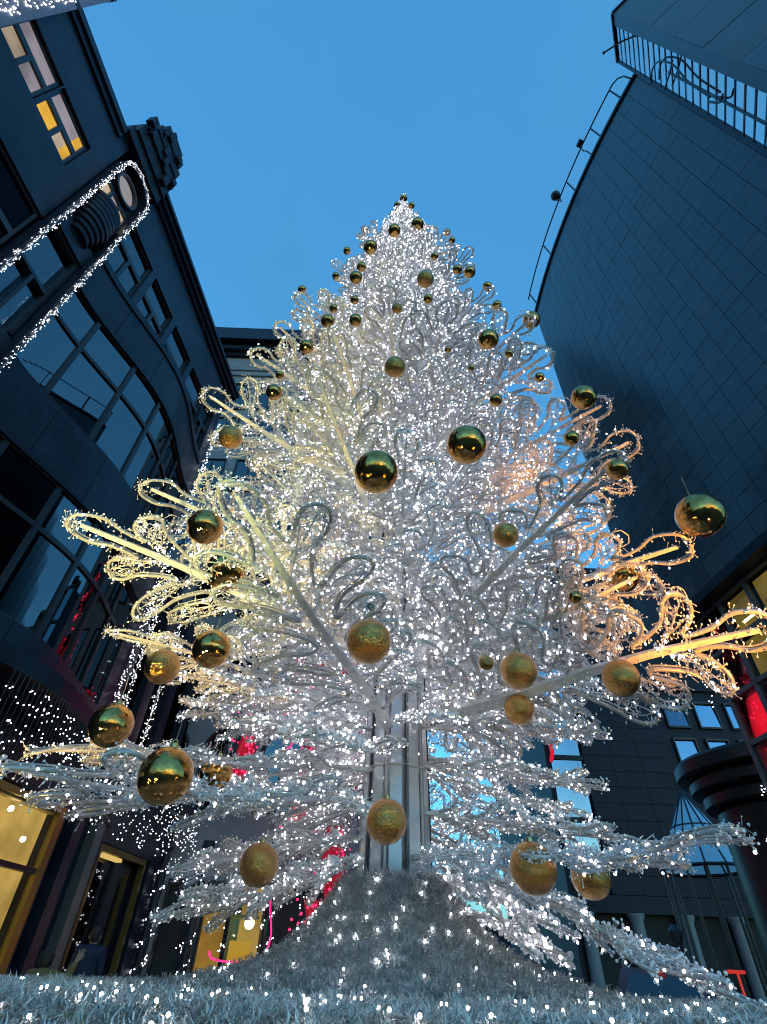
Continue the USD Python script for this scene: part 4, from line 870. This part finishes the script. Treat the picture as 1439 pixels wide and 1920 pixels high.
instancer('/World/tinsel_hedge/tinsel', [(40, .042, m_hedge[0]), (40, .040, m_hedge[1]), (34, .040, m_hedge[2])], pos, nrm, 1.0, 4)
k = g.choice(n_, 130, replace=False); lights(hedge, pos[k] + [0, 0, .04], .0058)

# ------------------------------------------------------------------ lamps on the ground that tint the tree from both sides
m_house = mat('lamp_housing', (.03, .03, .03), .5)
def flood(loc, target, color, inten, rad, label, cone):
    t = thing('floodlight', label, 'floodlight', loc=loc); d = np.asarray(target, float) - loc; d /= np.linalg.norm(d)
    X = np.cross([0, 0, 1.0], d); X /= np.linalg.norm(X); Y = np.cross(d, X)
    h = UsdGeom.Xform.Define(stage, str(t.GetPath()) + '/head'); h.AddTransformOp().Set(mtx(X, Y, d, (0, 0, 0)))
    obj('housing', lathe([(0, -.16), (.10, -.15), (.16, -.02), (.16, .06), (.145, .06), (.14, 0), (0, 0)], 20), m_house, h, smooth=30)
    obj('yoke', tube([(.19, 0, -.02), (.19, -.24, -.02), (-.19, -.24, -.02), (-.19, 0, -.02)], .015, 5), m_house, t)
    L = UsdLux.SphereLight.Define(stage, str(h.GetPath()) + '/lamp'); L.CreateRadiusAttr(rad); L.CreateColorAttr(Gf.Vec3f(*color)); L.CreateIntensityAttr(inten)
    L.AddTransformOp().Set(mtx(np.array([1, 0, 0.]), np.array([0, -1, 0.]), np.array([0, 0, -1.]), (0, 0, .03)))
    obj('post', tube([(0, 0, -loc[2]), (0, 0, -.25)], .03, 6), m_house, t)
    sh = UsdLux.ShapingAPI.Apply(L.GetPrim()); sh.CreateShapingConeAngleAttr(float(cone)); sh.CreateShapingConeSoftnessAttr(0.6)
flood((-1.6, 0.6, .72), (-1.65, 2.4, 3.4), (0.92, 0.92, 0.36), 70.0, .10, 'yellow floodlight below left aimed up at the tree', 23)
flood((2.7, 1.0, .72), (2.4, 2.85, 3.2), (1.0, 0.38, 0.055), 200.0, .10, 'orange floodlight below right aimed up at the tree', 16)
flood((-2.7, 1.2, .72), (-2.25, 2.95, 3.1), (1.0, 0.62, 0.16), 95.0, .10, 'amber floodlight far left aimed up at the tree', 28)

# ------------------------------------------------------------------ street things at lower right
m_carred = mat('car_paint', (.06, .006, .008), .3, 0, spec=.5); m_tyre = mat('tyre', (.012, .012, .012), .8); m_cwin = mat('car_window', (.01, .012, .015), .08, spec=.5); m_tail = emitter('tail_light', (1, .06, .02), .06)
def car(loc, rot, label):
    t = UsdGeom.Xform.Define(stage, numbered('/World/parked_car')); t.AddTranslateOp().Set(Gf.Vec3d(*loc)); t.AddRotateZOp().Set(rot)
    t = tag(t, label, 'car')
    prof = [(-2.05, .35), (-2.1, .8), (-1.95, 1.0), (-1.5, 1.05), (-.85, 1.42), (.55, 1.46), (1.35, 1.05), (1.95, .92), (2.12, .65), (2.05, .35)]
    import shapely.geometry as sg
    body = trimesh.creation.extrude_polygon(sg.Polygon(prof).buffer(.06), 1.72, engine='earcut'); v = body.vertices.copy(); body.vertices = np.stack([v[:, 0], v[:, 2] - .86, v[:, 1]], 1)
    w = np.asarray(body.vertices); sc = np.interp(w[:, 2], [.9, 1.46], [1, .80]); body.vertices = np.stack([w[:, 0], w[:, 1] * sc, w[:, 2]], 1); body.invert()
    obj('body', body, m_carred, t, smooth=30)
    obj('rear_window', hexa([(-1.50, -.62, 1.12), (-1.50, .62, 1.12), (-1.42, .62, 1.12), (-1.42, -.62, 1.12)], [(-1.02, -.55, 1.40), (-1.02, .55, 1.40), (-.92, .55, 1.40), (-.92, -.55, 1.40)]), m_cwin, t)
    for sx in (-1, 1):
        obj('tail_light', box(-2.17, -2.10, min(sx * .80, sx * .5), max(sx * .80, sx * .5), .82, .96), m_tail, t)
        obj('side_window', box(-.8, .6, sx * .74 - .02, sx * .74 + .02, 1.1, 1.36), m_cwin, t)
        for wx in (-1.25, 1.3):
            wh = thing('wheel', None, None, parent=t); c = trimesh.creation.cylinder(.31, .2, sections=20); c.apply_transform(trimesh.transformations.rotation_matrix(PI / 2, [1, 0, 0])); c.apply_translation((wx, sx * .80, .31)); obj('tyre', c, m_tyre, wh)
            c2 = trimesh.creation.cylinder(.18, .215, sections=14); c2.apply_transform(trimesh.transformations.rotation_matrix(PI / 2, [1, 0, 0])); c2.apply_translation((wx, sx * .80, .31)); obj('rim', c2, m_strip, wh)
    obj('brake_light', box(-1.03, -.98, -.08, .08, 1.43, 1.455), m_tail, t)
p = at_y(1270, 1858, 13.0)
car((p[0], 13.4, -.0), 64, 'dark red car with glowing tail lights behind the hedge at lower right')
m_post = mat('pale_post', (.30, .29, .27), .6)
for i, (x0, y0, Y, lab) in enumerate([(1170, 1800, 17, 'leftmost thin pale post at lower right'), (1200, 1786, 18, 'middle one of the thin pale posts at lower right'), (1232, 1776, 19, 'tallest thin pale post of the three at lower right')]):
    q = at_y(x0, y0, Y); t = thing('street_post', lab, 'post', 'posts at lower right', loc=(q[0], q[1], 0))
    obj('shaft', lathe([(0, 0), (.09, 0), (.07, .1), (.07, q[2] - .05), (.05, q[2]), (0, q[2])], 12), m_post, t, smooth=30); obj('foot', box(-.14, .14, -.14, .14, 0, .05), m_post, t)
q = at_y(1272, 1768, 15); lm = thing('lamp_post', 'slender grey lamp post right of the pale posts', 'lamp post', loc=(q[0], q[1], 0))
obj('shaft', lathe([(0, 0), (.1, 0), (.1, .3), (.05, .35), (.04, q[2]), (0, q[2])], 12), m_seam, lm, smooth=30); obj('head', lathe([(0, q[2]), (.12, q[2]), (.16, q[2] + .2), (.05, q[2] + .32), (0, q[2] + .32)], 12), m_seam, lm, smooth=30)
m_rpole = mat('red_pole', (.5, .02, .02), .35, emit=(1, .05, .03), estr=.02)
q = at_y(1383, 1823, 8.0); rpole = thing('red_stand', 'red T shaped stand at the lower right corner', 'stand', loc=(q[0], q[1], 0))
obj('pole', tube([(0, 0, 0), (0, 0, q[2])], .014, 8), m_rpole, rpole); obj('crossbar', tube([(-.11, 0, q[2]), (.11, .04, q[2])], .018, 8), m_rpole, rpole); obj('foot', lathe([(0, 0), (.2, 0), (.18, .04), (0, .05)], 16), m_rpole, rpole)
# glass lantern roof of a kiosk
kx = at_y(1283, 1500, 22.0); kz = kx[2] + .35; kb = kz - 2.6
ki = thing('glass_kiosk', 'kiosk with a pointed blue glass roof before the office block', 'kiosk', loc=(kx[0], 22.0, 0)); KR = 1.5
an = np.arange(15) * 2 * PI / 14 + .2; m_kg = mat('kiosk_glass', (.10, .28, .42), .08, 0, emit=(.10, .42, .8), estr=.011)
for a, b in zip(an[:-1], an[1:]):
    for f0, f1 in ((0.02, .48), (.5, .98)):
        q = lambda a_, f: (KR * f * math.cos(a_), KR * f * math.sin(a_), kz - (kz - kb) * f)
        obj('roof_pane', (np.array([q(a + .02, f0), q(b - .02, f0), q(b - .02, f1), q(a + .02, f1)]), np.array([[0, 2, 1], [0, 3, 2]])), m_kg, ki)
    obj('rib', tube([(0, 0, kz), (KR * math.cos(a), KR * math.sin(a), kb)], .035, 5), m_frame, ki)
    obj('post', tube([(KR * .95 * math.cos(a), KR * .95 * math.sin(a), 0), (KR * .95 * math.cos(a), KR * .95 * math.sin(a), kb)], .05, 6), m_frame, ki)
obj('ring', tube([(KR * .49 * math.cos(a), KR * .49 * math.sin(a), kz - (kz - kb) * .49) for a in an], .03, 5), m_frame, ki); obj('eaves', tube([(KR * math.cos(a), KR * math.sin(a), kb) for a in an], .06, 6), m_frame, ki)

# ------------------------------------------------------------------ people behind the hedge at lower left
m_skin = mat('skin', (.42, .24, .15), .5); m_hair = mat('hair', (.02, .014, .01), .6); m_jkt = mat('blue_jacket', (.008, .016, .04), .7, noise=(30, .2)); m_trs = mat('dark_trousers', (.02, .02, .025), .8); m_slv = mat('mustard_sleeve', (.20, .14, .05), .8)
def hullchain(bones):
    out = None
    for (a, ra), (b, rb) in bones:
        s1 = manifold3d.Manifold.sphere(ra, 18).translate(tuple(map(float, a))); s2 = manifold3d.Manifold.sphere(rb, 18).translate(tuple(map(float, b)))
        h = manifold3d.Manifold.batch_hull([s1, s2]); out = h if out is None else out + h
    m = out.refine_to_length(.035).to_mesh(); t = trimesh.Trimesh(m.vert_properties[:, :3], m.tri_verts, process=True); trimesh.smoothing.filter_taubin(t, iterations=8); return t
def hand(bones, w, d, side, r=.0085):
    """Palm and five fingers; d runs along the hand, side across it."""
    d, side = np.asarray(d, float), np.asarray(side, float); n = np.cross(d, side)
    for k in range(4):
        b0 = w + side * (k - 1.5) * .021; kn = b0 + d * .085; l = (.066, .076, .071, .055)[k]; sp = side * (k - 1.5) * .006
        bones += [((w, .022), (kn, .014)), ((kn, r + .001), (kn + d * l * .55 + sp, r)), ((kn + d * l * .55 + sp, r), (kn + d * l + sp * 2 + n * .012, r - .001))]
    t0 = w + d * .025 - side * .03; t1 = t0 + d * .035 - side * .03; bones += [((w, .02), (t0, .014)), ((t0, .013), (t1, .0105)), ((t1, .0105), (t1 + d * .032 - side * .008, .009))]
def person(loc, rot, label, raise_r=False, jacket=m_jkt, H=1.74):
    s = H / 1.74; J = lambda x, y, z: np.array([x, y, z]) * s
    t = UsdGeom.Xform.Define(stage, numbered('/World/person')); t.AddTranslateOp().Set(Gf.Vec3d(*map(float, loc))); t.AddRotateZOp().Set(rot); tag(t, label, 'person')
    neck, hd = J(0, 0, 1.47), J(0, .02, 1.60)
    Ls, Rs = J(-.19, 0, 1.40), J(.19, 0, 1.40); Le, Lw = J(-.25, .02, 1.12), J(-.22, .16, .90)
    Re, Rw = (J(.34, .16, 1.36), J(.36, .28, 1.58)) if raise_r else (J(.25, .02, 1.12), J(.22, .16, .90))
    b = [((J(0, 0, 1.05), .15), (J(0, 0, 1.30), .17)), ((J(-.09, 0, .95), .12), (J(.09, 0, .95), .12)), ((neck, .058), (hd, .06)), ((J(0, 0, 1.3), .16), (neck, .06)), ((J(-.0, .015, 1.62), .092), (J(0, .035, 1.55), .075)), ((J(0, .03, 1.53), .055), (J(0, .07, 1.52), .035)),
         ((J(0, .10, 1.585), .012), (J(0, .122, 1.565), .014)), ((J(.088, .01, 1.58), .02), (J(.092, .0, 1.61), .018)), ((J(-.088, .01, 1.58), .02), (J(-.092, .0, 1.61), .018)),
         ((Ls, .06), (Le, .047)), ((Le, .045), (Lw, .03)), ((Rs, .06), (Re, .047)), ((Re, .045), (Rw, .03)), ((Ls, .07), (Rs, .07))]
    for sx in (-1, 1): b += [((J(sx * .10, 0, .93), .095), (J(sx * .11, .02, .50), .062)), ((J(sx * .11, .02, .50), .06), (J(sx * .11, -.02, .08), .042)), ((J(sx * .11, -.02, .06), .045), (J(sx * .12, .15, .04), .035))]
    dR = (Rw - Re) / np.linalg.norm(Rw - Re); dL = (Lw - Le) / np.linalg.norm(Lw - Le); hand(b, Rw + dR * .02, dR, np.cross(dR, [0, 1, 0]) if raise_r else np.array([0, 1.0, 0])); hand(b, Lw + dL * .02, dL, np.array([0, 1.0, 0]))
    obj('body', hullchain(b), m_skin, t, smooth=True)
    jb = [((J(0, 0, .92), .175), (J(0, 0, 1.30), .195)), ((J(0, 0, 1.3), .185), (J(0, 0, 1.44), .085)), ((Ls, .085), (Rs, .085)), ((Ls, .08), (Le, .062)), ((Le, .06), (Lw - dL * .02, .045)), ((Rs, .08), (Re, .062)), ((Re, .06), (Rw - dR * .02, .045))]
    obj('jacket', hullchain(jb), jacket, t, smooth=True)
    tb = []
    for sx in (-1, 1): tb += [((J(sx * .09, 0, .95), .125), (J(sx * .11, .02, .5), .08)), ((J(sx * .11, .02, .5), .08), (J(sx * .11, -.02, .1), .065))]
    obj('trousers', hullchain(tb), m_trs, t, smooth=True)
    obj('hair', hullchain([((J(0, -.015, 1.645), .098), (J(0, -.03, 1.60), .095)), ((J(0, .03, 1.685), .06), (J(0, -.04, 1.66), .09))]), m_hair, t, smooth=True)
    for sx in (-1, 1):
        obj('eye', trimesh.creation.icosphere(subdivisions=1, radius=.011).apply_translation(J(sx * .034, .112, 1.60)), m_hair, t); 
    obj('mouth', tube([J(-.022, .106, 1.53), J(0, .113, 1.528), J(.022, .106, 1.53)], .004, 5), mat('lips', (.3, .1, .09), .5) if not stage.GetPrimAtPath('/World/Looks/lips') else '/World/Looks/lips', t)
q = at_y(183, 1742, 13.0); person((q[0], 13.0, 0), 20, 'person in dark blue jacket standing behind the hedge at lower left', H=1.80)
q = at_y(140, 1822, 9.5); person((q[0] - .42, 9.5, -.0), -8, 'person raising one hand above the hedge, mustard sleeve', True, m_slv, H=1.38)
